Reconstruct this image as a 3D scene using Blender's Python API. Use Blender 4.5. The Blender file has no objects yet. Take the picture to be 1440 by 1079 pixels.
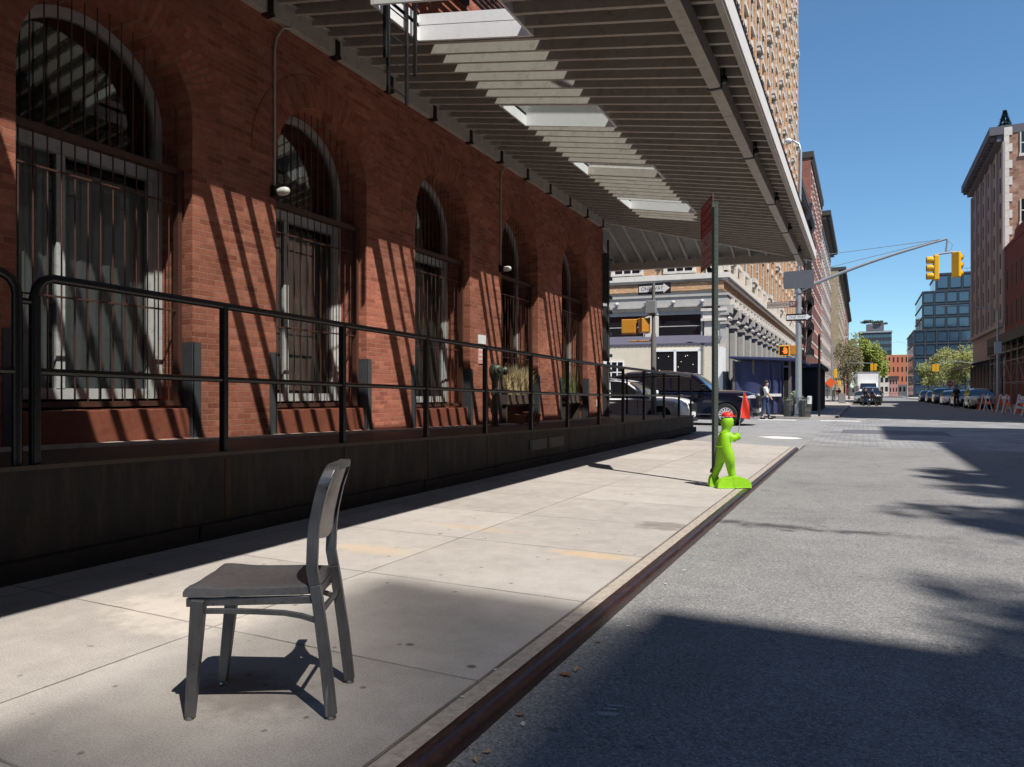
import bpy, bmesh, math, random
from mathutils import Vector, Matrix
R = math.radians
PI = math.pi
random.seed(7)
SC = bpy.context.scene
C = SC.collection

# ---------------------------------------------------------------- camera
YAW = R(26.27); CS, SN = math.cos(YAW), math.sin(YAW)
cam_d = bpy.data.cameras.new('camera'); cam = bpy.data.objects.new('camera', cam_d); C.objects.link(cam)
cam_d.sensor_width = 36; cam_d.lens = 25.0; cam_d.clip_start = 0.05; cam_d.clip_end = 4000
cam_d.shift_y = 0.0094
cam.location = (0, 0, 1.15); cam.rotation_euler = (R(90), 0, YAW)
SC.camera = cam
# ---------------------------------------------------------------- sun and sky
TO_SUN = Vector((0.585, -0.36, 1.0)).normalized()
elev = math.asin(TO_SUN.z); azim = math.atan2(TO_SUN.x, TO_SUN.y)
w = bpy.data.worlds.new("World"); SC.world = w; w.use_nodes = True
nt = w.node_tree; bg = nt.nodes['Background']
sky = nt.nodes.new('ShaderNodeTexSky'); sky.sky_type = 'NISHITA'; sky.sun_disc = False
sky.sun_elevation = elev; sky.sun_rotation = azim; sky.air_density = 1.0; sky.dust_density = 0.0; sky.ozone_density = 1.6
tint = nt.nodes.new('ShaderNodeMix'); tint.data_type = 'RGBA'; tint.blend_type = 'MULTIPLY'; tint.inputs[0].default_value = 1
tint.inputs[7].default_value = (.80, 1.10, 1.26, 1); nt.links.new(sky.outputs[0], tint.inputs[6])
nt.links.new(tint.outputs[2], bg.inputs[0]); bg.inputs[1].default_value = 0.086
sun_d = bpy.data.lights.new('sun', 'SUN'); sun_d.energy = 5.0; sun_d.angle = R(0.5); sun_d.color = (1, .955, .89)
sun = bpy.data.objects.new('sun', sun_d); C.objects.link(sun); sun.location = (30, -30, 60)
sun.rotation_euler = TO_SUN.to_track_quat('Z', 'Y').to_euler()
SC.view_settings.view_transform = 'Standard'; SC.view_settings.look = 'None'
SC.view_settings.exposure = 0.44; SC.view_settings.gamma = 1.0
SC.cycles.max_bounces = 6; SC.cycles.diffuse_bounces = 3; SC.cycles.glossy_bounces = 3
SC.cycles.transparent_max_bounces = 12; SC.cycles.caustics_reflective = False; SC.cycles.caustics_refractive = False

def at(px, Y):
    "street coordinate X of the point at distance Y along the street seen at column px of the photograph"
    o = (px - 720) / 1000.0
    return Y * (o * CS - SN) / (CS + o * SN)
def zat(py, X, Y):
    return 1.15 + (553 - py) / 1000.0 * (Y * CS - X * SN)

# ---------------------------------------------------------------- materials
MATS = {}
def newmat(name):
    m = bpy.data.materials.new(name); m.use_nodes = True
    nt = m.node_tree; b = nt.nodes['Principled BSDF']
    MATS[name] = m
    return m, nt, b
class NB:
    "small node-building helper"
    def __init__(s, nt): s.nt = nt
    def n(s, t, **k):
        nd = s.nt.nodes.new(t)
        for a, v in k.items(): setattr(nd, a, v)
        return nd
    def l(s, a, b): s.nt.links.new(a, b)
    def pos(s): return s.n('ShaderNodeNewGeometry').outputs['Position']
    def obj(s): return s.n('ShaderNodeTexCoord').outputs['Object']
    def set(s, sock, v):
        if hasattr(v, 'is_linked') or hasattr(v, 'links'): s.l(v, sock)
        else: sock.default_value = v
    def math(s, op, a, b=0.0, c=None):
        nd = s.n('ShaderNodeMath', operation=op); s.set(nd.inputs[0], a); s.set(nd.inputs[1], b)
        if c is not None: s.set(nd.inputs[2], c)
        return nd.outputs[0]
    def noise(s, vec, scale, detail=4, rough=.55, out='Fac'):
        nd = s.n('ShaderNodeTexNoise'); s.l(vec, nd.inputs['Vector']); nd.inputs['Scale'].default_value = scale
        nd.inputs['Detail'].default_value = detail; nd.inputs['Roughness'].default_value = rough
        return nd.outputs[out]
    def vor(s, vec, scale, feature='F1'):
        nd = s.n('ShaderNodeTexVoronoi', feature=feature); s.l(vec, nd.inputs['Vector']); nd.inputs['Scale'].default_value = scale
        return nd
    def ramp(s, v, p):
        nd = s.n('ShaderNodeValToRGB'); s.l(v, nd.inputs[0]); e = nd.color_ramp.elements
        while len(e) < len(p): e.new(.5)
        for i, (x, c) in enumerate(p):
            e[i].position = x; e[i].color = c if len(c) == 4 else (*c, 1)
        return nd.outputs[0]
    def maprange(s, v, a, b, c=0., d=1.):
        nd = s.n('ShaderNodeMapRange'); s.l(v, nd.inputs[0])
        for i, x in enumerate((a, b, c, d)): nd.inputs[i + 1].default_value = x
        return nd.outputs[0]
    def mix(s, f, a, b, mode='MIX'):
        nd = s.n('ShaderNodeMix', data_type='RGBA', blend_type=mode)
        s.set(nd.inputs[0], f)
        for i, v in ((6, a), (7, b)):
            if isinstance(v, tuple): nd.inputs[i].default_value = v if len(v) == 4 else (*v, 1)
            else: s.l(v, nd.inputs[i])
        return nd.outputs[2]
    def sep(s, v):
        nd = s.n('ShaderNodeSeparateXYZ'); s.l(v, nd.inputs[0]); return nd.outputs
    def comb(s, x, y, z):
        nd = s.n('ShaderNodeCombineXYZ')
        for i, v in enumerate((x, y, z)): s.set(nd.inputs[i], v)
        return nd.outputs[0]
    def bump(s, h, bsdf, strength=.3, dist=.01, prev=None):
        nd = s.n('ShaderNodeBump'); s.l(h, nd.inputs['Height']); nd.inputs['Strength'].default_value = strength
        nd.inputs['Distance'].default_value = dist
        if prev is not None: s.l(prev, nd.inputs['Normal'])
        s.l(nd.outputs[0], bsdf.inputs['Normal']); return nd.outputs[0]

def M(name, col, rough=.6, metal=0., var=.12, scale=6., bump=0., bscale=60., dirt=0., spec=.5, emit=None, coat=0.):
    "generic painted / metal / plastic surface with uneven tone"
    if name in MATS: return MATS[name]
    m, nt, b = newmat(name); h = NB(nt)
    p = h.pos()
    n1 = h.noise(p, scale, 5); n2 = h.noise(p, scale * 7.3, 3)
    f = h.maprange(h.math('MULTIPLY_ADD', n2, .4, h.math('MULTIPLY', n1, .6)), .3, .7, 1 - var, 1 + var)
    colr = h.mix(1.0, (*col, 1), h.comb(f, f, f), 'MULTIPLY')
    if dirt > 0:
        d = h.maprange(h.noise(p, scale * 2.1, 6, .7), .52, .7, 0, dirt)
        colr = h.mix(d, colr, (col[0] * .35 + .02, col[1] * .33 + .015, col[2] * .3 + .01))
    h.l(colr, b.inputs['Base Color'])
    h.l(h.maprange(n2, .3, .7, max(.02, rough - .08), min(1, rough + .08)), b.inputs['Roughness'])
    b.inputs['Metallic'].default_value = metal; b.inputs['Specular IOR Level'].default_value = spec
    b.inputs['Coat Weight'].default_value = coat; b.inputs['Coat Roughness'].default_value = .05
    if bump: h.bump(h.noise(p, bscale, 4), b, bump, .004)
    if emit:
        b.inputs['Emission Color'].default_value = (*emit[0], 1); b.inputs['Emission Strength'].default_value = emit[1]
    return m

def brick_mat(name, c1, c2, mortar, bw=.198, bh=.062, ms=.008, var=.5, uv=False, bumps=.5, rough=.88, lime=0.):
    if name in MATS: return MATS[name]
    m, nt, b = newmat(name); h = NB(nt)
    if uv:
        v = h.n('ShaderNodeTexCoord').outputs['UV']; p = h.pos()
    else:
        p = h.pos(); s = h.sep(p); v = h.comb(h.math('ADD', s[0], s[1]), s[2], 0.)
    wob = h.noise(p, 9, 3, .6, 'Color')
    nd = h.n('ShaderNodeVectorMath', operation='MULTIPLY_ADD'); h.l(wob, nd.inputs[0]); nd.inputs[1].default_value = (.008, .008, 0); h.l(v, nd.inputs[2])
    br = h.n('ShaderNodeTexBrick'); h.l(nd.outputs[0], br.inputs['Vector'])
    br.inputs['Scale'].default_value = 1; br.inputs['Brick Width'].default_value = bw; br.inputs['Row Height'].default_value = bh
    br.inputs['Mortar Size'].default_value = ms; br.inputs['Mortar Smooth'].default_value = .35; br.inputs['Bias'].default_value = 0
    br.inputs['Color1'].default_value = (0, 0, 0, 1); br.inputs['Color2'].default_value = (1, 1, 1, 1); br.inputs['Mortar'].default_value = (.5, .5, .5, 1)
    base = h.ramp(h.sep(br.outputs['Color'])[0], [(0, (c1[0] * .8, c1[1] * .76, c1[2] * .8)), (.14, c1), (.6, tuple((a_ + b_) / 2 for a_, b_ in zip(c1, c2))), (.85, c2), (1, (c2[0] * 1.06, c2[1] * 1.12, c2[2] * 1.12))])
    big = h.maprange(h.noise(p, 1.1, 6, .6), .3, .7, 1 - var * .55, 1 + var * .45)
    fine = h.maprange(h.noise(p, 26, 5, .7), .25, .75, 1 - var * .5, 1 + var * .5)
    f = h.math('MULTIPLY', big, fine)
    base = h.mix(1., base, h.comb(f, f, f), 'MULTIPLY')
    patch = h.maprange(h.noise(p, 3.1, 5, .65), .56, .72, 0, .5)
    base = h.mix(patch, base, (c2[0] * .55, c2[1] * .5, c2[2] * .55))
    mfac = h.math('MULTIPLY', br.outputs['Fac'], h.maprange(h.noise(p, 7, 4), .35, .6, .35, .95))
    base = h.mix(mfac, base, (*mortar, 1))
    if lime:
        base = h.mix(h.maprange(h.noise(p, 5.5, 7, .75), .6, .75, 0, lime), base, (.5, .42, .36))
    h.l(base, b.inputs['Base Color']); b.inputs['Roughness'].default_value = rough; b.inputs['Specular IOR Level'].default_value = .25
    hh = h.math('MULTIPLY_ADD', h.noise(p, 45, 5, .7), .5, h.math('MULTIPLY', br.outputs['Fac'], -1.))
    h.bump(hh, b, bumps, .006)
    return m

def glass_mat(name, tint=(.9, .93, .92), refl=.12, rough=.02, haze=0.0, fk=1.6):
    if name in MATS: return MATS[name]
    m, nt, b = newmat(name); h = NB(nt); nt.nodes.remove(b)
    out = nt.nodes['Material Output']
    tr = h.n('ShaderNodeBsdfTransparent'); tr.inputs[0].default_value = (*tint, 1)
    gl = h.n('ShaderNodeBsdfGlossy'); gl.inputs['Roughness'].default_value = rough
    fr = h.n('ShaderNodeFresnel'); fr.inputs[0].default_value = 1.5
    f = h.math('MINIMUM', h.math('MULTIPLY_ADD', fr.outputs[0], fk, refl * .3), 1.)
    mx = h.n('ShaderNodeMixShader'); h.l(f, mx.inputs[0]); h.l(tr.outputs[0], mx.inputs[1]); h.l(gl.outputs[0], mx.inputs[2])
    last = mx.outputs[0]
    if haze:
        df = h.n('ShaderNodeBsdfDiffuse'); df.inputs[0].default_value = (.6, .62, .6, 1)
        m2 = h.n('ShaderNodeMixShader')
        h.l(h.maprange(h.noise(h.pos(), 5, 6, .7), .35, .75, haze * .3, haze), m2.inputs[0])
        h.l(last, m2.inputs[1]); h.l(df.outputs[0], m2.inputs[2]); last = m2.outputs[0]
    h.l(last, out.inputs[0]); return m

# ---------------------------------------------------------------- mesh builder
class MB:
    def __init__(s): s.v = []; s.f = []; s.m = []; s.uv = None
    def add(s, vs, fs, mi=0):
        o = len(s.v); s.v += [tuple(v) for v in vs]; s.f += [tuple(i + o for i in f) for f in fs]; s.m += [mi] * len(fs); return s
    def box(s, x0, x1, y0, y1, z0, z1, mi=0, T=None):
        x0, x1 = min(x0, x1), max(x0, x1); y0, y1 = min(y0, y1), max(y0, y1); z0, z1 = min(z0, z1), max(z0, z1)
        vs = [(x, y, z) for z in (z0, z1) for y in (y0, y1) for x in (x0, x1)]
        if T is not None: vs = [T @ Vector(v) for v in vs]
        return s.add(vs, [(0, 2, 3, 1), (4, 5, 7, 6), (0, 1, 5, 4), (2, 6, 7, 3), (0, 4, 6, 2), (1, 3, 7, 5)], mi)
    def hexa(s, b4, t4, mi=0):
        return s.add(list(b4) + list(t4), [(3, 2, 1, 0), (4, 5, 6, 7), (0, 1, 5, 4), (1, 2, 6, 5), (2, 3, 7, 6), (3, 0, 4, 7)], mi)
    def prism(s, poly, axis, a0, a1, mi=0, T=None):
        "poly: 2D points in the two other axes (in x,y,z order), extruded along axis"
        def mk(p, a):
            return {'x': (a, p[0], p[1]), 'y': (p[0], a, p[1]), 'z': (p[0], p[1], a)}[axis]
        n = len(poly); vs = [mk(p, a0) for p in poly] + [mk(p, a1) for p in poly]
        if T is not None: vs = [T @ Vector(v) for v in vs]
        fs = [tuple(range(n))[::-1], tuple(range(n, 2 * n))] + [(i, (i + 1) % n, n + (i + 1) % n, n + i) for i in range(n)]
        return s.add(vs, fs, mi)
    def tube(s, pts, r, n=10, mi=0, caps=True):
        pts = [Vector(p) for p in pts]; rs = r if isinstance(r, (list, tuple)) else [r] * len(pts)
        rings = []; up = None
        for i, p in enumerate(pts):
            d = (pts[min(i + 1, len(pts) - 1)] - pts[max(i - 1, 0)])
            d = d.normalized() if d.length > 1e-9 else Vector((0, 0, 1))
            if up is None:
                up = Vector((0, 0, 1)) if abs(d.z) < .9 else Vector((1, 0, 0))
            a = (up - d * up.dot(d)).normalized(); up = a; bb = d.cross(a)
            rings.append([p + (a * math.cos(2 * PI * k / n) + bb * math.sin(2 * PI * k / n)) * rs[i] for k in range(n)])
        o = len(s.v)
        for rg in rings: s.v += [tuple(q) for q in rg]
        for i in range(len(pts) - 1):
            for k in range(n):
                s.f.append((o + i * n + k, o + i * n + (k + 1) % n, o + (i + 1) * n + (k + 1) % n, o + (i + 1) * n + k)); s.m.append(mi)
        if caps:
            s.f.append(tuple(o + k for k in range(n))[::-1]); s.m.append(mi)
            s.f.append(tuple(o + (len(pts) - 1) * n + k for k in range(n))); s.m.append(mi)
        return s
    def lathe(s, prof, n=16, mi=0, T=None):
        o = len(s.v); vs = []
        for (r, z) in prof:
            for k in range(n):
                a = 2 * PI * k / n; vs.append(Vector((r * math.cos(a), r * math.sin(a), z)))
        if T is not None: vs = [T @ v for v in vs]
        s.v += [tuple(v) for v in vs]
        for i in range(len(prof) - 1):
            for k in range(n):
                s.f.append((o + i * n + k, o + i * n + (k + 1) % n, o + (i + 1) * n + (k + 1) % n, o + (i + 1) * n + k)); s.m.append(mi)
        s.f.append(tuple(o + k for k in range(n))[::-1]); s.m.append(mi)
        s.f.append(tuple(o + (len(prof) - 1) * n + k for k in range(n))); s.m.append(mi)
        return s
    def sweep(s, sec, pts, mi=0):
        "loft of same-count sections: pts list of lists"
        n = len(pts[0]); o = len(s.v)
        for sct in pts: s.v += [tuple(p) for p in sct]
        for i in range(len(pts) - 1):
            for k in range(n):
                s.f.append((o + i * n + k, o + i * n + (k + 1) % n, o + (i + 1) * n + (k + 1) % n, o + (i + 1) * n + k)); s.m.append(mi)
        s.f.append(tuple(o + k for k in range(n))[::-1]); s.m.append(mi)
        s.f.append(tuple(o + (len(pts) - 1) * n + k for k in range(n))); s.m.append(mi)
        return s
    def build(s, name, mat, parent=None, world=False, smooth=False, bevel=0, fix=True):
        me = bpy.data.meshes.new(name); me.from_pydata(s.v, [], s.f)
        mats = mat if isinstance(mat, (list, tuple)) else [mat]
        for m in mats: me.materials.append(m)
        for p, mi in zip(me.polygons, s.m): p.material_index = mi
        if fix:
            bm = bmesh.new(); bm.from_mesh(me); bmesh.ops.recalc_face_normals(bm, faces=bm.faces); bm.to_mesh(me); bm.free()
        if s.uv:
            uvl = me.uv_layers.new(name='UVMap')
            for lp in me.loops: uvl.data[lp.index].uv = s.uv[lp.vertex_index]
        if smooth:
            for p in me.polygons: p.use_smooth = True
            me.set_sharp_from_angle(angle=R(40))
        o = bpy.data.objects.new(name, me); C.objects.link(o)
        if parent is not None:
            o.parent = parent
            if world and parent.type == 'EMPTY': o.location = -parent.location
        if bevel:
            md = o.modifiers.new('bevel', 'BEVEL'); md.width = bevel; md.segments = 2; md.limit_method = 'ANGLE'; md.angle_limit = R(35)
        return o

def tag(o, label, cat, group=None, kind=None):
    o['label'] = label; o['category'] = cat
    if group: o['group'] = group
    if kind: o['kind'] = kind
    return o
def thing(name, label, cat, loc=(0, 0, 0), rz=0, group=None):
    o = bpy.data.objects.new(name, None); C.objects.link(o); o.location = loc; o.rotation_euler = (0, 0, rz); o.empty_display_size = .2
    return tag(o, label, cat, group)
def struct(o, kind='structure'):
    o['kind'] = kind; return o
def copy_tree(o, parent=None):
    c = o.copy(); C.objects.link(c)
    if parent is not None: c.parent = parent
    for ch in list(o.children): copy_tree(ch, c)
    return c
def text_mesh(s, size, depth, name, mat, parent, T, align='CENTER', width=None):
    cu = bpy.data.curves.new(name, 'FONT'); cu.body = s; cu.size = size; cu.extrude = depth; cu.align_x = align; cu.align_y = 'CENTER'
    tmp = bpy.data.objects.new('t', cu); C.objects.link(tmp)
    dg = bpy.context.evaluated_depsgraph_get(); me = bpy.data.meshes.new_from_object(tmp.evaluated_get(dg))
    bpy.data.objects.remove(tmp); bpy.data.curves.remove(cu)
    xs = [v.co.x for v in me.vertices]
    if width: 
        k = width / (max(xs) - min(xs))
        for v in me.vertices: v.co.x *= k
    me.transform(T); me.materials.clear(); me.materials.append(mat)
    o = bpy.data.objects.new(name, me); C.objects.link(o); o.parent = parent
    return o

# ================================================================ MATERIALS OF THE PLACE
def mat_sidewalk():
    m, nt, b = newmat('sidewalk_concrete'); h = NB(nt); p = h.pos(); s = h.sep(p)
    wob = h.math('MULTIPLY_ADD', h.noise(p, 3, 5, .7), .014, -.007)
    def line(c, off, per, wdt):
        t = h.math('ADD', h.math('DIVIDE', h.math('SUBTRACT', h.math('ADD', c, wob), off), per), 50.5)
        fr = h.math('ABSOLUTE', h.math('SUBTRACT', h.math('FRACT', t), .5))
        return h.maprange(h.math('MULTIPLY', fr, per), wdt * .35, wdt, 1, 0)
    ln = h.math('MAXIMUM', line(s[1], 2.49, 1.2, .008), line(s[0], -2.87, 1.49, .008))
    big = h.noise(p, .9, 6, .6); mid = h.noise(p, 6, 6, .65); fine = h.noise(p, 140, 4, .7)
    flag = h.comb(h.math('FLOOR', h.math('DIVIDE', h.math('SUBTRACT', s[0], -2.87), 1.49)), h.math('FLOOR', h.math('DIVIDE', h.math('SUBTRACT', s[1], 2.49), 1.2)), 0.)
    wn = h.n('ShaderNodeTexWhiteNoise'); h.l(flag, wn.inputs[0])
    f = h.math('ADD', h.math('MULTIPLY_ADD', big, .30, h.math('MULTIPLY', mid, .26)), h.math('MULTIPLY_ADD', fine, .72, h.math('MULTIPLY', wn.outputs[0], .09)))
    col = h.ramp(h.maprange(f, .42, .92), [(0, (.175, .155, .14)), (.5, (.37, .338, .308)), (1, (.53, .49, .455))])
    ag = h.vor(p, 210); col = h.mix(h.maprange(ag.outputs['Distance'], .0, .34, .62, 0), col, (.10, .085, .07))
    # gum and oil spots
    g = h.vor(h.comb(s[0], h.math('MULTIPLY', s[1], 1.25), 0.), 2.3)
    gs = h.maprange(g.outputs['Distance'], .035, .065, .8, 0); gm = h.math('GREATER_THAN', h.sep(g.outputs['Color'])[0], .25)
    col = h.mix(h.math('MULTIPLY', gs, gm), col, (.075, .066, .06))
    g2 = h.vor(p, 7.); col = h.mix(h.math('MULTIPLY', h.maprange(h.math('ADD', g2.outputs['Distance'], h.math('MULTIPLY_ADD', fine, .12, -.06)), .06, .12, .7, 0), h.math('GREATER_THAN', h.sep(g2.outputs['Color'])[1], .55)), col, (.09, .08, .07))
    # rusty, dark and pale patches where the photograph has them
    def spot(x, y, rx, ry, c, a, c0):
        dx = h.math('DIVIDE', h.math('SUBTRACT', s[0], x), rx); dy = h.math('DIVIDE', h.math('SUBTRACT', s[1], y), ry)
        d = h.math('ADD', h.math('MULTIPLY', dx, dx), h.math('MULTIPLY', dy, dy))
        d = h.math('ADD', d, h.math('MULTIPLY_ADD', h.noise(p, 7, 5, .7), 3.2, -1.6))
        return h.mix(h.maprange(d, .2, 1.1, a, 0), c0, c)
    for a in ((-1.72, 4.78, .34, .11, (.55, .37, .18), .5), (-3.25, 4.25, .42, .16, (.52, .38, .24), .45), (-3.0, 5.3, .5, .1, (.5, .34, .2), .35),
              (-1.55, 6.1, .3, .22, (.12, .10, .09), .55), (-2.1, 2.0, .34, .2, (.13, .11, .1), .55), (-3.2, 2.6, .5, .35, (.62, .55, .47), .5)):
        col = spot(*a, col)
    col = h.mix(h.math('MULTIPLY', ln, h.maprange(h.noise(p, 2.3, 4), .35, .6, .25, .8)), col, (.09, .078, .065))
    h.l(col, b.inputs['Base Color']); b.inputs['Roughness'].default_value = .92; b.inputs['Specular IOR Level'].default_value = .2
    hh = h.math('SUBTRACT', h.math('MULTIPLY_ADD', fine, .3, h.math('MULTIPLY', mid, .5)), h.math('MULTIPLY', ln, 1.6))
    h.bump(hh, b, .55, .006); return m
def mat_asphalt(name='asphalt', lo=(.088, .086, .084), hi=(.37, .362, .352), patchy=.5, cracks=True):
    m, nt, b = newmat(name); h = NB(nt); p = h.pos()
    big = h.noise(p, .55, 6, .62); mid = h.noise(p, 4, 5, .6)
    fine = h.noise(p, 95, 5, .8)
    ag = h.vor(p, 125)
    f = h.math('ADD', h.math('MULTIPLY', big, .25 * patchy * 2), h.math('MULTIPLY_ADD', mid, .18, h.math('MULTIPLY', fine, .95)))
    col = h.ramp(h.maprange(f, .44, 1.02), [(0, lo), (1, hi)])
    pt = h.maprange(h.noise(p, .9, 6, .7), .54, .68, 0, .38); col = h.mix(pt, col, (.075, .076, .08))
    st = h.sep(ag.outputs['Color'])[0]
    col = h.mix(h.math('MULTIPLY', h.math('GREATER_THAN', st, .86), .38), col, (.45, .44, .43))
    col = h.mix(h.math('MULTIPLY', h.math('LESS_THAN', st, .18), .45), col, (.05, .05, .053))
    s = h.sep(p)
    o = h.vor(h.comb(s[0], h.math('MULTIPLY', s[1], 1.6), 0.), 1.15)
    d = h.math('ADD', o.outputs['Distance'], h.math('MULTIPLY_ADD', h.noise(p, 14, 4, .7), .14, -.07))
    sp = h.math('MULTIPLY', h.maprange(d, .06, .10, .62, 0), h.math('GREATER_THAN', h.sep(o.outputs['Color'])[2], .35))
    col = h.mix(sp, col, (.03, .03, .032))
    o2 = h.vor(h.comb(s[0], h.math('MULTIPLY', s[1], 1.9), 3.3), 3.1); d2 = h.math('ADD', o2.outputs['Distance'], h.math('MULTIPLY_ADD', h.noise(p, 30, 4, .7), .16, -.08))
    col = h.mix(h.math('MULTIPLY', h.maprange(d2, .05, .10, .55, 0), h.math('GREATER_THAN', h.sep(o2.outputs['Color'])[0], .62)), col, (.04, .04, .042))
    if cracks:
        c = h.vor(h.math('ADD', 0, 0) and p if False else p, .38, 'DISTANCE_TO_EDGE')
        wv = h.n('ShaderNodeVectorMath', operation='MULTIPLY_ADD'); h.l(h.noise(p, 2.2, 6, .7, 'Color'), wv.inputs[0]); wv.inputs[1].default_value = (1.2, 1.2, 0); h.l(p, wv.inputs[2])
        h.l(wv.outputs[0], c.inputs['Vector'])
        cm = h.math('MULTIPLY', h.maprange(c.outputs['Distance'], 0, .006, 1, 0), h.maprange(h.noise(p, .35, 2), .5, .6, 0, .7))
        col = h.mix(cm, col, (.025, .025, .027))
        # tar seam across the lane
        y = h.math('ADD', s[1], h.math('MULTIPLY_ADD', h.noise(p, 1.4, 5, .7), -.7, .35))
        se = h.math('MULTIPLY', h.maprange(h.math('ABSOLUTE', h.math('SUBTRACT', y, 6.9)), .03, .17, .8, 0), h.math('MULTIPLY', h.maprange(h.math('ADD', s[0], h.math('MULTIPLY', h.noise(p, 2.1, 5, .7), 1.6)), .9, 1.5, 1, 0), h.maprange(h.noise(p, 5, 5, .7), .38, .5, .25, 1)))
        col = h.mix(se, col, (.035, .035, .038))
    h.l(col, b.inputs['Base Color']); b.inputs['Roughness'].default_value = .9; b.inputs['Specular IOR Level'].default_value = .3
    h.bump(h.math('MULTIPLY_ADD', fine, 1., h.math('MULTIPLY', ag.outputs['Distance'], .8)), b, .5, .004); return m
def mat_pavers():
    m, nt, b = newmat('stone_pavers'); h = NB(nt); p = h.pos(); s = h.sep(p)
    br = h.n('ShaderNodeTexBrick'); h.l(h.comb(s[0], s[1], 0.), br.inputs['Vector']); br.inputs['Scale'].default_value = 1
    br.inputs['Brick Width'].default_value = .3; br.inputs['Row Height'].default_value = .16; br.inputs['Mortar Size'].default_value = .014
    br.inputs['Color1'].default_value = (.20, .20, .205, 1); br.inputs['Color2'].default_value = (.30, .298, .295, 1); br.inputs['Mortar'].default_value = (.15, .145, .14, 1)
    f = h.maprange(h.noise(p, .8, 6), .3, .7, .75, 1.25)
    col = h.mix(1., br.outputs['Color'], h.comb(f, f, f), 'MULTIPLY')
    col = h.mix(h.maprange(h.noise(p, 1.6, 5, .7), .58, .72, 0, .5), col, (.26, .20, .17))
    h.l(col, b.inputs['Base Color']); b.inputs['Roughness'].default_value = .75
    h.bump(h.math('MULTIPLY', br.outputs['Fac'], -1.), b, .4, .01); return m
def mat_kerbsteel():
    m, nt, b = newmat('rusty_steel'); h = NB(nt); p = h.pos()
    s = h.sep(p); st = h.comb(h.math('MULTIPLY', s[0], 6), s[1], h.math('MULTIPLY', s[2], 6))
    n = h.noise(st, 5, 7, .7); n2 = h.noise(p, 60, 4, .7)
    col = h.ramp(h.maprange(h.math('MULTIPLY_ADD', n2, .4, h.math('MULTIPLY', n, .6)), .3, .7), [(0, (.018, .010, .010)), (.55, (.045, .023, .021)), (1, (.11, .055, .045))])
    h.l(col, b.inputs['Base Color']); b.inputs['Metallic'].default_value = .35
    h.l(h.maprange(n, .3, .7, .20, .42), b.inputs['Roughness']); h.bump(n2, b, .25, .003); return m
SIDEWALK = mat_sidewalk(); ASPH = mat_asphalt(); ASPH2 = mat_asphalt('asphalt_side_street', (.13, .13, .132), (.36, .36, .36), .8, False)
PAVER = mat_pavers(); KSTEEL = mat_kerbsteel()
BRICK = brick_mat('red_brick', (.29, .096, .060), (.395, .142, .090), (.31, .18, .135), var=.55, ms=.005)
BRICK_ARCH = brick_mat('red_brick_arch', (.27, .085, .052), (.37, .13, .085), (.22, .12, .085), uv=True, var=.5)
PAINT = M('canopy_paint', (.46, .41, .355), .6, var=.13, scale=4, dirt=.45, bump=.15)
PAINTW = M('white_trim_paint', (.80, .79, .78), .5, var=.05, dirt=.12)
DECKM = M('canopy_decking', (.10, .085, .075), .8, var=.2)
BLACKM = M('black_metal', (.012, .011, .012), .42, var=.2, scale=9, bump=.1, spec=.45)
RAILM = M('black_rail_paint', (.010, .009, .010), .33, var=.2, scale=9, bump=.1)
BROWNM = M('brown_grille_paint', (.075, .030, .020), .5, var=.25, scale=12, dirt=.4)
PANELM = M('brown_panel_paint', (.23, .068, .04), .6, var=.22, scale=3, dirt=.45, bump=.2)
WFRAME = M('white_window_frame', (.46, .46, .45), .5, var=.1, dirt=.5)
GLASS = glass_mat('window_glass', (.95, .97, .97), .05, fk=.75)
ROOFGL = glass_mat('wired_roof_glass', (.93, .96, .95), .05, .05, .04)
CURT = M('pale_curtain', (.30, .305, .30), .9, var=.06, scale=2)
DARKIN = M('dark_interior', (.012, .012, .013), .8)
PLATM = M('dark_platform_concrete', (.028, .025, .024), .75, var=.35, scale=2.2, dirt=.6, bump=.3)
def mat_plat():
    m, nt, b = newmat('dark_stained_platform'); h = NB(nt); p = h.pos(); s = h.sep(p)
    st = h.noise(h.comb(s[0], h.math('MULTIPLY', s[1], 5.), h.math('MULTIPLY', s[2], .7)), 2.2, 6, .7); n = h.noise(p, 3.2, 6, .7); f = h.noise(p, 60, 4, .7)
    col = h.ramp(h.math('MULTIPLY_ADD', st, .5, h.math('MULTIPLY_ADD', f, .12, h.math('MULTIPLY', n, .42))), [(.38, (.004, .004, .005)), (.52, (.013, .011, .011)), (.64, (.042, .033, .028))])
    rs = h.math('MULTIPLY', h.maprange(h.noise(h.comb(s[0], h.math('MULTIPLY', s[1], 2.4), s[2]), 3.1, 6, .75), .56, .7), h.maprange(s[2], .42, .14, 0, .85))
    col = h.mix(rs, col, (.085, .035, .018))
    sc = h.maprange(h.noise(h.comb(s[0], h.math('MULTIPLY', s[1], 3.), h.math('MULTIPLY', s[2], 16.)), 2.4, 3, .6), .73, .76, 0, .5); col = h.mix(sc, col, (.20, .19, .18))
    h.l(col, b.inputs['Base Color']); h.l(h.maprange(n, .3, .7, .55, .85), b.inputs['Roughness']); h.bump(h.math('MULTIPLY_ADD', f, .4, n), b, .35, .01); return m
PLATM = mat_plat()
PLATTOP = M('platform_deck', (.065, .05, .04), .7, var=.25, scale=5, dirt=.5, bump=.2)
STEELP = M('dark_slate_guard', (.05, .052, .056), .6, var=.25, scale=8, dirt=.3)
GALV = M('galvanised_steel', (.42, .44, .46), .42, .55, var=.12, scale=8)
RED = M('sign_red', (.36, .018, .03), .5, var=.08)
WHITE = M('white_paint', (.78, .78, .77), .5, var=.05)
YEL = M('signal_yellow', (.80, .42, .015), .45, var=.06)
YELD = M('signal_housing_brownish', (.50, .22, .02), .5, var=.1)
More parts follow.
